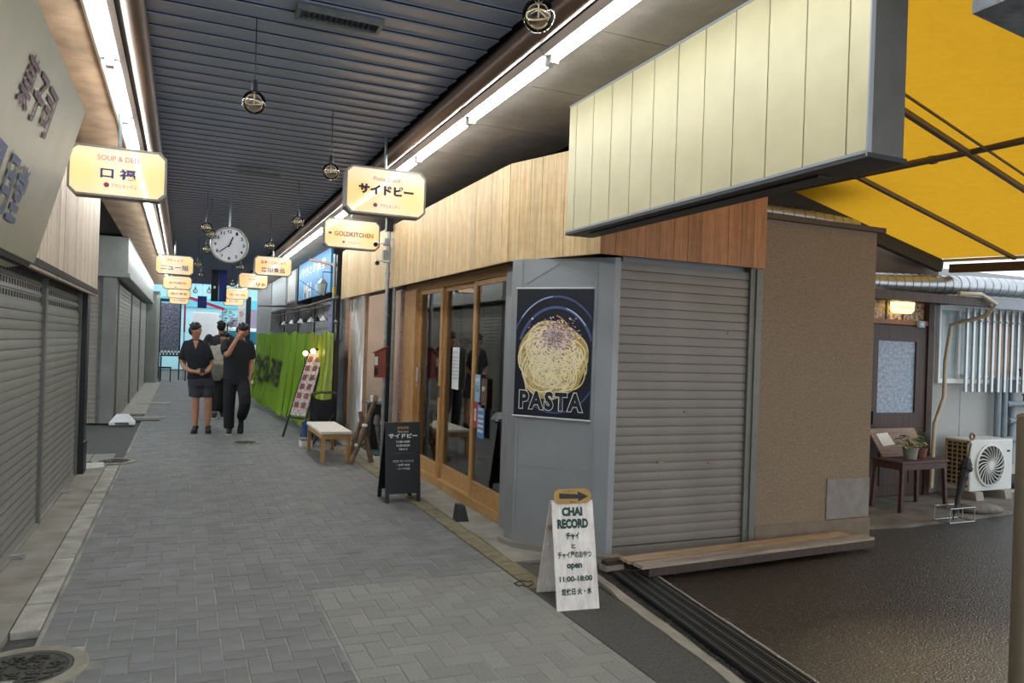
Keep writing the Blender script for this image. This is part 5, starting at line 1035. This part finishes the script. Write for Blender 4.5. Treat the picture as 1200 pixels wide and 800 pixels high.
b = MB(m_darkw); b.box(-.33, .43, -.17, .17, .35, .37); b.build('shelf', t)
for i in range(8):
    tt = thing('flower_pot', 'tiny white flower pot on the dark table, %s from the left' % ['first', 'second', 'third', 'fourth', 'fifth', 'sixth', 'seventh', 'eighth'][i], 'potted plant', (-.6+i*.1, 26.9, .84), 0, 'small flower pots on the far table'); b = MB(mat('terracotta', '')); b.lathe([(1e-3, 0), (.03, 0), (.042, .07), (1e-3, .065)], n=10); b.build('pot', tt)
    b = MB(m_white); 
    for k in range(5): b.ball((.02*cos(k*1.3), .02*sin(k*1.3), .1+.02*(k % 2)), .02, 6)
    b.build('flowers', tt)
t = thing('stool', 'low dark stool in front of the plant table', 'stool', (-.45, 26.35, 0)); b = MB(m_black); b.box(-.2, .16, -.15, .15, .42, .47); b.build('seat', t)
for sx, sy in ((-.17, -.12), (.13, -.12), (-.17, .12), (.13, .12)): b = MB(m_black); b.bar((sx, sy, 0), (sx, sy, .42), .03); b.build('leg', t)
t = thing('pink_awning', 'pinkish red awning frame beyond the patterned screen', 'awning', (.1, 28.2, 0)); mpr = mat('pink_red_vinyl', 'c2305a', .6)
b = MB(mpr, (.1, 28.2, 0)); b.bar((-.3, 28.4, 2.95), (1.3, 28.0, 2.45), .08, .1); b.build('valance', t); b = MB(mpr, (.1, 28.2, 0)); b.box(.02, .08, 28.1, 28.16, 1.6, 2.85); b.build('side_strip', t); b = MB(m_galv, (.1, 28.2, 0)); b.tube([(.05, 28.2, 0), (.05, 28.2, 2.8)], .02); b.tube([(1.25, 28.05, 0), (1.25, 28.05, 2.45)], .02); b.build('pole', t)
t = thing('vending_cabinet', 'tall white cabinet at the street beyond left screen', 'cabinet', (.75, 30, 0)); b = MB(m_white); b.box(-.45, .45, -.3, .3, 0, 2.35); b.build('body', t, bevel=.02); b = MB(mat('green_panel', '3f9a78', .5)); b.box(-.42, .42, -.31, -.3, .35, .7); b.build('lower_panel', t)
t = thing('street_tree', 'small green bush in front of the cyan building', 'bush', (1.55, 30.5, 0)); b = MB(leafm('3f7a52', 'bush_green'))
for i in range(160):
    a = rnd.uniform(0, 6.28); el = rnd.uniform(-1.2, 1.5); r = rnd.uniform(.1, .36); leaf(b, (r*cos(a)*cos(el)*.8, r*sin(a)*cos(el)*.8, 2.05+r*sin(el)*1.4), (cos(a), sin(a), .4), .16, .1)
o = b.build('foliage', t); o['kind'] = 'stuff'; b = MB(m_darkw); b.tube([(0, 0, 0), (0, 0, 2.0)], .03); b.build('trunk', t)
t = thing('street_building', 'pale cyan shop building across the far street', 'building', (2.5, 36, 0)); mcy = mat('pale_cyan_wall', 'a9dbe2', .6, 0, .05, 2); O = (2.5, 36, 0)
b = MB(mcy, O); b.box(-6, 10, 36, 37, 0, 4.2); b.build('wall', t); b = MB(mat('cyan_band', '6cc4d4', .5), O); b.box(-6, 10, 35.9, 36, 2.75, 3.15); b.build('sign_band', t)
b = MB(mat('mauve_roof', '9a8ca0', .7), O); b.prismy([(1.6, 1.9), (4.4, 1.9), (4.4, 2.65), (2.9, 2.75), (1.9, 2.2)], 35.7, 35.95); b.build('canopy', t)
b = MB(mat('dark_shop_opening', '35393d', .5), O); b.box(1.9, 4.2, 35.85, 36, .1, 1.1); b.build('shop_window', t); b = MB(mbu, O); b.box(3.9, 4.3, 35.85, 35.9, 2.85, 2.95); b.build('sign_lettering', t)
for x in (4.9, 5.6): b = MB(m_white, O); b.box(x, x+.3, 35.7, 35.8, .3, 2.6); b.build('banner', t)
t = thing('parked_van', 'white van with blue glass parked across the far street', 'van', (2.6, 33.3, 0)); b = MB(m_white, (2.6, 33.3, 0)); b.prismy([(1.5, .35), (4.2, .35), (4.2, 1.0), (3.8, 1.15), (3.3, 1.85), (1.5, 1.9)], 32.6, 34.0); b.build('body', t, bevel=.05)
b = MB(mat('van_glass', '2f6f86', .1), (2.6, 33.3, 0)); b.prismy([(1.7, 1.2), (3.45, 1.2), (3.15, 1.72), (1.7, 1.75)], 32.58, 32.6); b.build('windows', t)
for x in (2.0, 3.7): b = MB(m_black, (2.6, 33.3, 0)); b.lathe([(1e-3, -.1), (.32, -.1), (.32, .1), (1e-3, .1)], (x, 32.65, .32), 20, 'y'); b.build('wheel', t)
t = thing('street_sign', 'white vertical banner sign at far right arcade end', 'banner', (1.85, 27.6, 0)); b = MB(m_white); b.box(-.12, .12, 0, .03, 1.2, 2.7); b.build('sheet', t); b = MB(m_black); b.box(.14, .3, 0, .05, 0, 2.9); b.build('post', t); txt(t, '営業中', .14, .2, 0, 2.3, -.004, mr_, 0)

# ------------------------------------------------------------------ people
def catm(P_, n=5):
    P_ = [Vector(p) for p in P_]; out = []
    for i in range(len(P_)-1):
        p0 = P_[max(i-1, 0)]; p1 = P_[i]; p2 = P_[i+1]; p3 = P_[min(i+2, len(P_)-1)]
        for k in range(n):
            t = k/n; out.append(.5*((2*p1)+(-p0+p2)*t+(2*p0-5*p1+4*p2-p3)*t*t+(-p0+3*p1-3*p2+p3)*t**3))
    out.append(P_[-1]); return out
def limb(b, pts, rs, n=12, k=4, end=True):
    q = catm([(*p, ) for p in pts], k); r = catm([(x, 0, 0) for x in rs], k); b.tube(q, [max(.003, x.x) for x in r], n)
    for p, x in (((q[0], r[0].x), (q[-1], r[-1].x)) if end and min(rs) < .06 else ((q[0], r[0].x),)): b.ball(p, x*.98, 10)
def rings(b, R_, n=22):     # R_: (cx, cy, z, rx, ry)
    R2 = catm([(r[0], r[1], r[2]) for r in R_], 3); S2 = catm([(r[3], r[4], 0) for r in R_], 3); vs = []
    for c, s_ in zip(R2, S2):
        for k in range(n):
            a = 2*pi*k/n; ca, sa = cos(a), sin(a); e = .85
            vs.append((c.x+s_.x*math.copysign(abs(ca)**e, ca), c.y+s_.y*math.copysign(abs(sa)**e, sa), c.z))
    m_ = len(R2); b.add(vs, [(i*n+k, i*n+(k+1) % n, (i+1)*n+(k+1) % n, (i+1)*n+k) for i in range(m_-1) for k in range(n)]+[tuple(range(n-1, -1, -1)), tuple(range((m_-1)*n, m_*n))])
def remesh(b, name, parent, vox, m, smooth=4):
    me = b.mesh(name); bb = bmesh.new(); bb.from_mesh(me); bmesh.ops.recalc_face_normals(bb, faces=bb.faces); bb.to_mesh(me); bb.free()
    o = bpy.data.objects.new('tmp', me); C.objects.link(o); md = o.modifiers.new('r', 'REMESH'); md.mode = 'VOXEL'; md.voxel_size = vox; md.use_smooth_shade = True
    if smooth: s_ = o.modifiers.new('s', 'SMOOTH'); s_.iterations = smooth; s_.factor = .5
    bpy.context.view_layer.update(); me2 = bpy.data.meshes.new_from_object(o.evaluated_get(bpy.context.evaluated_depsgraph_get())); bpy.data.objects.remove(o)
    me2.name = name; me2.materials.clear(); me2.materials.append(m); me2.shade_smooth(); o = bpy.data.objects.new(name, me2); C.objects.link(o); o.parent = parent; return o
m_skin = mat('skin', 'b98468', .5, 0, .05, 12); m_hair = mat('black_hair', '141214', .5, 0, .3, 60)
m_tee = mat('black_cotton', '1a1c24', .85, 0, .15, 20, .3, 30); m_trou = mat('black_trousers', '17181e', .85, 0, .15, 20, .3, 20); m_short = mat('charcoal_shorts', '383a40', .85, 0, .12, 16, .3, 25)
m_top = mat('cream_top', 'b5b0a2', .85, 0, .15, 14, .3, 20); m_shoe = mat('black_shoe', '111114', .6, 0, .1); m_sole = mat('white_sole', 'bdbdb8', .7)
def place(M3, c, v): return Vector(c)+M3@Vector(v)
def head(b, c, M3):
    n = 16; pr = []
    for i in range(13):
        a = pi*i/12; z = -cos(a)*.115; r = sin(a); j = 1-.22*max(0, -z/.115)**1.2; pr.append((z, r*.075*j, r*.093*(1-.1*max(0, -z/.115))))
    vs = []
    for z, rx, ry in pr:
        for k in range(n): a = 2*pi*k/n; vs.append(place(M3, c, (max(rx, 1e-3)*cos(a), max(ry, 1e-3)*sin(a)-.004*(z < 0), z)))
    b.add(vs, [(i*n+k, i*n+(k+1) % n, (i+1)*n+(k+1) % n, (i+1)*n+k) for i in range(12) for k in range(n)])
    b.tube([place(M3, c, (0, -.082, .012)), place(M3, c, (0, -.104, -.022)), place(M3, c, (0, -.088, -.03))], [.008, .013, .01], 8)
    b.ball(place(M3, c, (0, -.072, -.092)), .02, 8)
    for s_ in (-1, 1): b.ball(place(M3, c, (s_*.077, .005, -.005)), .022, 8, (.5, .8, 1.2))
def facebits(parent, c, M3, glasses=False, mask=False):
    b = MB(mat('eye_white', 'd8d4cf', .3)); 
    for s_ in (-1, 1): b.ball(place(M3, c, (s_*.03, -.078, .004)), .011, 8)
    b.build('eyes', parent, smooth=True); b = MB(mk)
    for s_ in (-1, 1):
        b.ball(place(M3, c, (s_*.03, -.087, .004)), .0062, 8); b.bar(place(M3, c, (s_*.014, -.088, .028)), place(M3, c, (s_*.046, -.076, .03)), .006)
    b.build('pupils_and_brows', parent); b = MB(mat('lips', '8a4a42', .5)); b.tube([place(M3, c, (-.022, -.079, -.056)), place(M3, c, (0, -.087, -.054)), place(M3, c, (.022, -.079, -.056))], .0055, 6); b.build('mouth', parent)
    if glasses:
        b = MB(mat('red_brown_glasses', '7a2f26', .3))
        for s_ in (-1, 1):
            b.tube([place(M3, c, (s_*.031+.022*cos(a), -.097, .004+.017*sin(a))) for a in [2*pi*i/12 for i in range(13)]], .0022, 5); b.tube([place(M3, c, (s_*.053, -.095, .008)), place(M3, c, (s_*.078, .0, .008))], .002, 5)
        b.tube([place(M3, c, (-.009, -.098, .006)), place(M3, c, (.009, -.098, .006))], .002, 5); b.build('glasses', parent)
    if mask:
        b = MB(m_white); b.ball(place(M3, c, (0, -.05, -.055)), .05, 12, (1.15, 1, 1)); b.build('face_mask', parent, smooth=True)
def hair(parent, c, M3, longer=0.):
    b = MB(m_hair); rr3 = random.Random(4)
    b.ball(place(M3, c, (0, .006, .05)), .082, 16, (1.0, 1.2, .97))
    for i in range(34):
        a = rr3.uniform(0, 2*pi); el = rr3.uniform(.25, 1.3); p = (.085*cos(a)*cos(el), .02+.093*sin(a)*cos(el), .05+.075*sin(el)); b.ball(place(M3, c, p), rr3.uniform(.012, .019), 8)
    for s_ in (-1, 1): b.ball(place(M3, c, (s_*.072, .01, .03)), .024, 8, (.6, 1.2, 1.3))
    b.ball(place(M3, c, (0, .034, .0)), .08, 16, (1.03, .9, 1.12))
    b.ball(place(M3, c, (0, .062, -.02)), .04, 10, (1.4, .7, 1.3))
    if longer: b.ball(place(M3, c, (0, .07, -.07)), .06, 10, (1.3, .7, 1.8))
    o = remesh(b, 'hair', parent, .009, m_hair, 2)
def hand_mb(b, w_, d, up, side, curl=.5):
    """w_: wrist, d: direction to fingertips, up: back-of-hand normal, side: +1/-1 thumb side"""
    d = Vector(d).normalized(); up = Vector(up); up = (up-d*up.dot(d)).normalized(); s_ = d.cross(up); W_ = Vector(w_)
    b.obox(W_+d*.045, d, (.085, .07, .026)) if abs(s_.z) < .5 else b.tube([W_, W_+d*.085], [.026, .034], 8)
    for i, (o_, L_) in enumerate(((-.028, .062), (-.0095, .074), (.0095, .078), (.028, .07))):
        p = W_+d*.08+s_*o_; q = p+d*L_*.45-up*curl*.012; e = q+d*L_*.45*(1-curl*.5)-up*curl*L_*.45; b.tube([p, q, e], [.0095, .0088, .0075], 7)
    p = W_+d*.025+s_*side*.03; b.tube([p, p+s_*side*.022+d*.03, p+s_*side*.026+d*.06-up*.012], [.013, .011, .009], 7)
def shoe(parent, heel, toe, m=None, sole=m_sole, lift=0):
    H, T = Vector(heel), Vector(toe); d = T-H; L_ = d.length; d.normalize(); M_ = Matrix((d, Vector((0, 0, 1)).cross(d).normalized(), d.cross(Vector((0, 0, 1)).cross(d).normalized()))).transposed()
    b = MB(m_shoe)
    for a, r, h in ((0.0, .038, .05), (.05, .042, .055), (.12, .044, .045), (.19, .045, .036), (.235, .038, .03)): b.ball(H+M_@Vector((a, 0, h)), r, 10, (1, 1, 1))
    b.tube([H+M_@Vector((.02, 0, .05)), H+M_@Vector((.015, 0, .1))], .045, 12)
    o = remesh(b, 'shoe', parent, .009, m_shoe, 3); b = MB(sole); pl = [(-.04, -.03), (.08, -.042), (.2, -.048), (.27, -.03), (.285, 0), (.27, .03), (.2, .048), (.08, .042), (-.04, .03)]
    vs = [H+M_@Vector((x, y, z)) for z in (.0, .018) for x, y in pl]; n = 9; b.add(vs, [tuple(range(n-1, -1, -1)), tuple(range(n, 2*n))]+[(i, (i+1) % n, n+(i+1) % n, n+i) for i in range(n)]); b.build('sole', parent)
def rotm(turn, tilt=0, bow=0): return Matrix.Rotation(turn, 3, 'Z')@Matrix.Rotation(tilt, 3, 'Y')@Matrix.Rotation(bow, 3, 'X')
# person 1
t = thing('person', 'person in black polo shirt and charcoal shorts looking aside, hands together', 'person', (.28, 12.62, 0))
hc = (-.095, -.01, 1.575); Mh = rotm(.85, .0, .05); b = MB(m_skin); head(b, hc, Mh); limb(b, [(-.09, .02, 1.38), (-.093, .01, 1.5)], [.056, .052])
rings(b, [(-.02, 0, .86, .15, .1), (-.04, 0, 1.0, .14, .095), (-.07, 0, 1.25, .165, .10), (-.085, .01, 1.39, .12, .075), (-.09, .015, 1.43, .06, .06)])
limb(b, [(-.235, .02, 1.36), (-.27, .03, 1.08), (-.18, -.14, .97), (-.08, -.19, .95)], [.045, .04, .034, .026]); limb(b, [(.07, .02, 1.36), (.13, .03, 1.08), (.1, -.14, .98), (.08, -.2, .95)], [.045, .04, .034, .026])
hand_mb(b, (-.09, -.19, .95), (1, -.1, -.12), (0, -1, .2), -1, .7); hand_mb(b, (.11, -.19, .96), (-1, -.15, -.35), (0, -1, .2), 1, .7)
for s_, fx in ((-1, -.06), (1, .12)): limb(b, [(s_*.085, 0, .85), (fx*1.0+.0, -.01, .47), (fx, .02, .3), (fx, .03, .07)], [.085, .056, .054, .034])
remesh(b, 'body', t, .01, m_skin, 3); facebits(t, hc, Mh); hair(t, hc, Mh)
b = MB(m_tee); rings(b, [(-.01, 0, .82, .19, .125), (-.03, 0, 1.0, .165, .12), (-.065, 0, 1.2, .175, .125), (-.08, .01, 1.35, .175, .105), (-.088, .015, 1.425, .10, .075), (-.09, .015, 1.445, .065, .06)])
for s_, a, c in ((-1, (-.215, .02, 1.365), (-.27, .03, 1.12)), (1, (.045, .02, 1.365), (.125, .03, 1.12))): limb(b, [a, tuple(Vector(a).lerp(Vector(c), .5)), c], [.062, .067, .07])
remesh(b, 'polo_shirt', t, .012, m_tee, 4)
b = MB(m_skin); b.add([(-.095, -.118, 1.30), (-.085, -.118, 1.30), (-.05, -.088, 1.425), (-.13, -.088, 1.425)], [(0, 1, 2, 3)]); b.build('neck_opening', t)
b = MB(m_short); rings(b, [(-.01, 0, .88, .165, .115), (0, 0, .8, .19, .13), (.01, 0, .72, .19, .125)])
for s_, fx in ((-1, -.07), (1, .11)): limb(b, [(s_*.085, 0, .78), (fx, -.01, .62), (fx*1.05, -.01, .55)], [.105, .098, .097])
remesh(b, 'shorts', t, .012, m_short, 3)
b = MB(mk); b.box(-.02, .05, -.235, -.22, .93, 1.0); b.build('phone', t)
shoe(t, (-.05, .05, 0), (-.085, -.2, 0), sole=m_shoe); shoe(t, (.13, .05, 0), (.13, -.2, 0), sole=m_shoe)
# person 2
t = thing('person', 'person in black tee and black trousers walking, hand raised to glasses', 'person', (.79, 12.38, 0))
hc = (.06, -.06, 1.59); Mh = rotm(.75, .12, .38); b = MB(m_skin); head(b, hc, Mh); limb(b, [(.0, .02, 1.4), (.04, -.02, 1.52)], [.058, .052])
rings(b, [(-.02, 0, .86, .15, .1), (-.02, 0, 1.0, .14, .095), (-.01, 0, 1.25, .165, .10), (0, .01, 1.40, .12, .075), (0.01, .01, 1.45, .06, .06)])
limb(b, [(-.19, .01, 1.4), (-.16, -.17, 1.22), (-.09, -.24, 1.36), (-.02, -.22, 1.49)], [.047, .043, .036, .027]); limb(b, [(.19, .02, 1.39), (.21, .05, 1.1), (.205, .0, .95), (.2, -.03, .86)], [.047, .042, .034, .026])
hand_mb(b, (-.02, -.22, 1.49), (.5, .3, .75), (-.3, -.9, .2), -1, 1.0); hand_mb(b, (.2, -.03, .86), (0, -.15, -1), (1, 0, 0), -1, .7)
limb(b, [(-.09, 0, .85), (-.1, -.03, .46), (-.09, .0, .08)], [.09, .06, .036]); limb(b, [(.08, 0, .85), (.12, -.16, .5), (.1, .14, .22)], [.09, .06, .036])
remesh(b, 'body', t, .01, m_skin, 3); facebits(t, hc, Mh, True); hair(t, hc, Mh)
b = MB(m_tee); rings(b, [(-.015, 0, .82, .185, .125), (-.02, 0, 1.0, .18, .12), (-.01, 0, 1.2, .195, .125), (0, .01, 1.37, .195, .105), (.005, .01, 1.435, .11, .08), (.01, .005, 1.46, .068, .062)])
limb(b, [(-.17, .01, 1.395), (-.185, -.06, 1.32), (-.17, -.13, 1.25)], [.07, .073, .07]); limb(b, [(.17, .01, 1.39), (.2, .03, 1.26), (.21, .04, 1.16)], [.07, .074, .075])
remesh(b, 't_shirt', t, .012, m_tee, 4)
b = MB(m_trou); rings(b, [(-.01, 0, .9, .16, .115), (-.01, 0, .82, .178, .125), (0, 0, .76, .17, .12)])
limb(b, [(-.085, 0, .82), (-.1, -.03, .46), (-.09, .0, .09)], [.105, .088, .078]); limb(b, [(.085, 0, .82), (.12, -.17, .5), (.1, .12, .25)], [.105, .09, .078])
remesh(b, 'trousers', t, .012, m_trou, 3)
b = MB(m_black); b.tube([(.235, -.04, .95), (.21, -.05, .84)], .008); b.build('strap', t); b = MB(m_white); b.box(.215, .24, -.08, -.06, .78, .83); b.build('tag', t)
shoe(t, (-.08, .05, 0), (-.1, -.2, 0)); shoe(t, (.1, .16, .17), (.08, .02, .01), sole=m_shoe)
# person 3 (woman partly hidden)
t = thing('person', 'person in a cream top and dark trousers behind the two walkers', 'person', (.66, 14.95, 0))
hc = (.06, -.02, 1.47); Mh = rotm(-.2, -.05, .1); b = MB(m_skin); head(b, hc, Mh); limb(b, [(.02, .02, 1.28), (.05, 0, 1.4)], [.048, .045])
rings(b, [(-.02, 0, .8, .145, .1), (-.02, 0, .95, .125, .09), (-.01, 0, 1.15, .15, .095), (.01, .01, 1.3, .11, .07), (.02, .01, 1.34, .05, .05)])
limb(b, [(-.16, .01, 1.27), (-.2, .0, 1.05), (-.08, -.16, .98)], [.04, .034, .024]); limb(b, [(.17, .01, 1.27), (.2, 0, 1.05), (.08, -.16, .98)], [.04, .034, .024]); hand_mb(b, (-.08, -.16, .98), (1, -.2, 0), (0, -1, .1), -1, .7); hand_mb(b, (.08, -.16, .98), (-1, -.2, 0), (0, -1, .1), 1, .7)
limb(b, [(-.07, 0, .8), (-.06, -.08, .45), (-.07, -.12, .1)], [.08, .052, .032]); limb(b, [(.07, 0, .8), (.06, .0, .45), (.06, .04, .07)], [.08, .052, .032])
remesh(b, 'body', t, .011, m_skin, 3); facebits(t, hc, Mh); hair(t, hc, Mh, 1)
b = MB(m_top); rings(b, [(-.02, 0, .84, .17, .125), (-.02, 0, 1.0, .16, .115), (-.01, 0, 1.15, .18, .12), (.01, .01, 1.28, .16, .09), (.02, .01, 1.35, .06, .055)])
limb(b, [(-.15, .01, 1.27), (-.19, .0, 1.15), (-.2, -.02, 1.04)], [.062, .068, .066]); limb(b, [(.15, .01, 1.27), (.19, 0, 1.15), (.2, -.02, 1.04)], [.062, .068, .066]); remesh(b, 'cream_top', t, .013, m_top, 4)
b = MB(m_trou); rings(b, [(-.01, 0, .86, .15, .11), (0, 0, .74, .16, .115)]); limb(b, [(-.075, 0, .76), (-.06, -.08, .45), (-.07, -.11, .12)], [.1, .085, .075]); limb(b, [(.075, 0, .76), (.06, 0, .45), (.06, .04, .1)], [.1, .085, .075]); remesh(b, 'trousers', t, .013, m_trou, 3)
b = MB(mat('grey_jacket', '77746a', .9, 0, .2, 14, .4, 20)); rings(b, [(-.06, -.17, .68, .06, .03), (-.06, -.18, .8, .13, .05), (-.03, -.18, .95, .15, .05), (-.02, -.17, 1.0, .1, .03)]); remesh(b, 'carried_jacket', t, .013, MATS['grey_jacket'], 2)
shoe(t, (-.07, -.06, 0), (-.1, -.3, 0)); shoe(t, (.06, .06, 0), (.07, -.18, 0))
# person 4 seen from behind
t = thing('person', 'person in a dark grey tee seen from behind, farthest of the four', 'person', (.68, 16.3, 0))
hc = (.04, .0, 1.69); Mh = rotm(pi-.3, 0, .05); b = MB(m_skin); head(b, hc, Mh); limb(b, [(.03, 0, 1.5), (.035, 0, 1.62)], [.056, .054])
rings(b, [(0, 0, .92, .15, .1), (0, 0, 1.05, .145, .1), (0, 0, 1.3, .175, .105), (.02, 0, 1.48, .12, .08), (.03, 0, 1.53, .06, .06)])
limb(b, [(-.21, 0, 1.47), (-.25, .02, 1.18), (-.24, -.06, .92)], [.047, .04, .026]); limb(b, [(.24, 0, 1.47), (.27, .02, 1.18), (.25, -.06, .92)], [.047, .04, .026]); hand_mb(b, (-.24, -.06, .92), (0, -.1, -1), (-1, 0, 0), 1, .6); hand_mb(b, (.25, -.06, .92), (0, -.1, -1), (1, 0, 0), -1, .6)
limb(b, [(-.09, 0, .92), (-.09, .02, .5), (-.09, .06, .09)], [.09, .06, .036]); limb(b, [(.09, 0, .92), (.09, -.06, .5), (.09, -.02, .08)], [.09, .06, .036])
remesh(b, 'body', t, .011, m_skin, 3); facebits(t, hc, Mh); hair(t, hc, Mh)
mdt = mat('dark_grey_cotton', '2f3134', .85, 0, .15, 20); b = MB(mdt); rings(b, [(0, 0, .88, .185, .13), (0, 0, 1.05, .185, .125), (0, 0, 1.3, .21, .13), (.02, 0, 1.45, .19, .105), (.03, 0, 1.53, .08, .07)])
limb(b, [(-.19, 0, 1.475), (-.235, 0, 1.35), (-.25, .01, 1.24)], [.072, .075, .075]); limb(b, [(.22, 0, 1.475), (.26, 0, 1.35), (.27, .01, 1.24)], [.072, .075, .075]); remesh(b, 't_shirt', t, .013, mdt, 4)
b = MB(m_trou); rings(b, [(0, 0, .96, .16, .115), (0, 0, .82, .175, .12)]); limb(b, [(-.09, 0, .86), (-.09, .02, .5), (-.09, .05, .1)], [.105, .088, .078]); limb(b, [(.09, 0, .86), (.09, -.06, .5), (.09, -.02, .1)], [.105, .088, .078]); remesh(b, 'trousers', t, .013, m_trou, 3)
shoe(t, (-.09, .0, 0), (-.1, .25, 0)); shoe(t, (.09, -.06, 0), (.1, .19, 0))
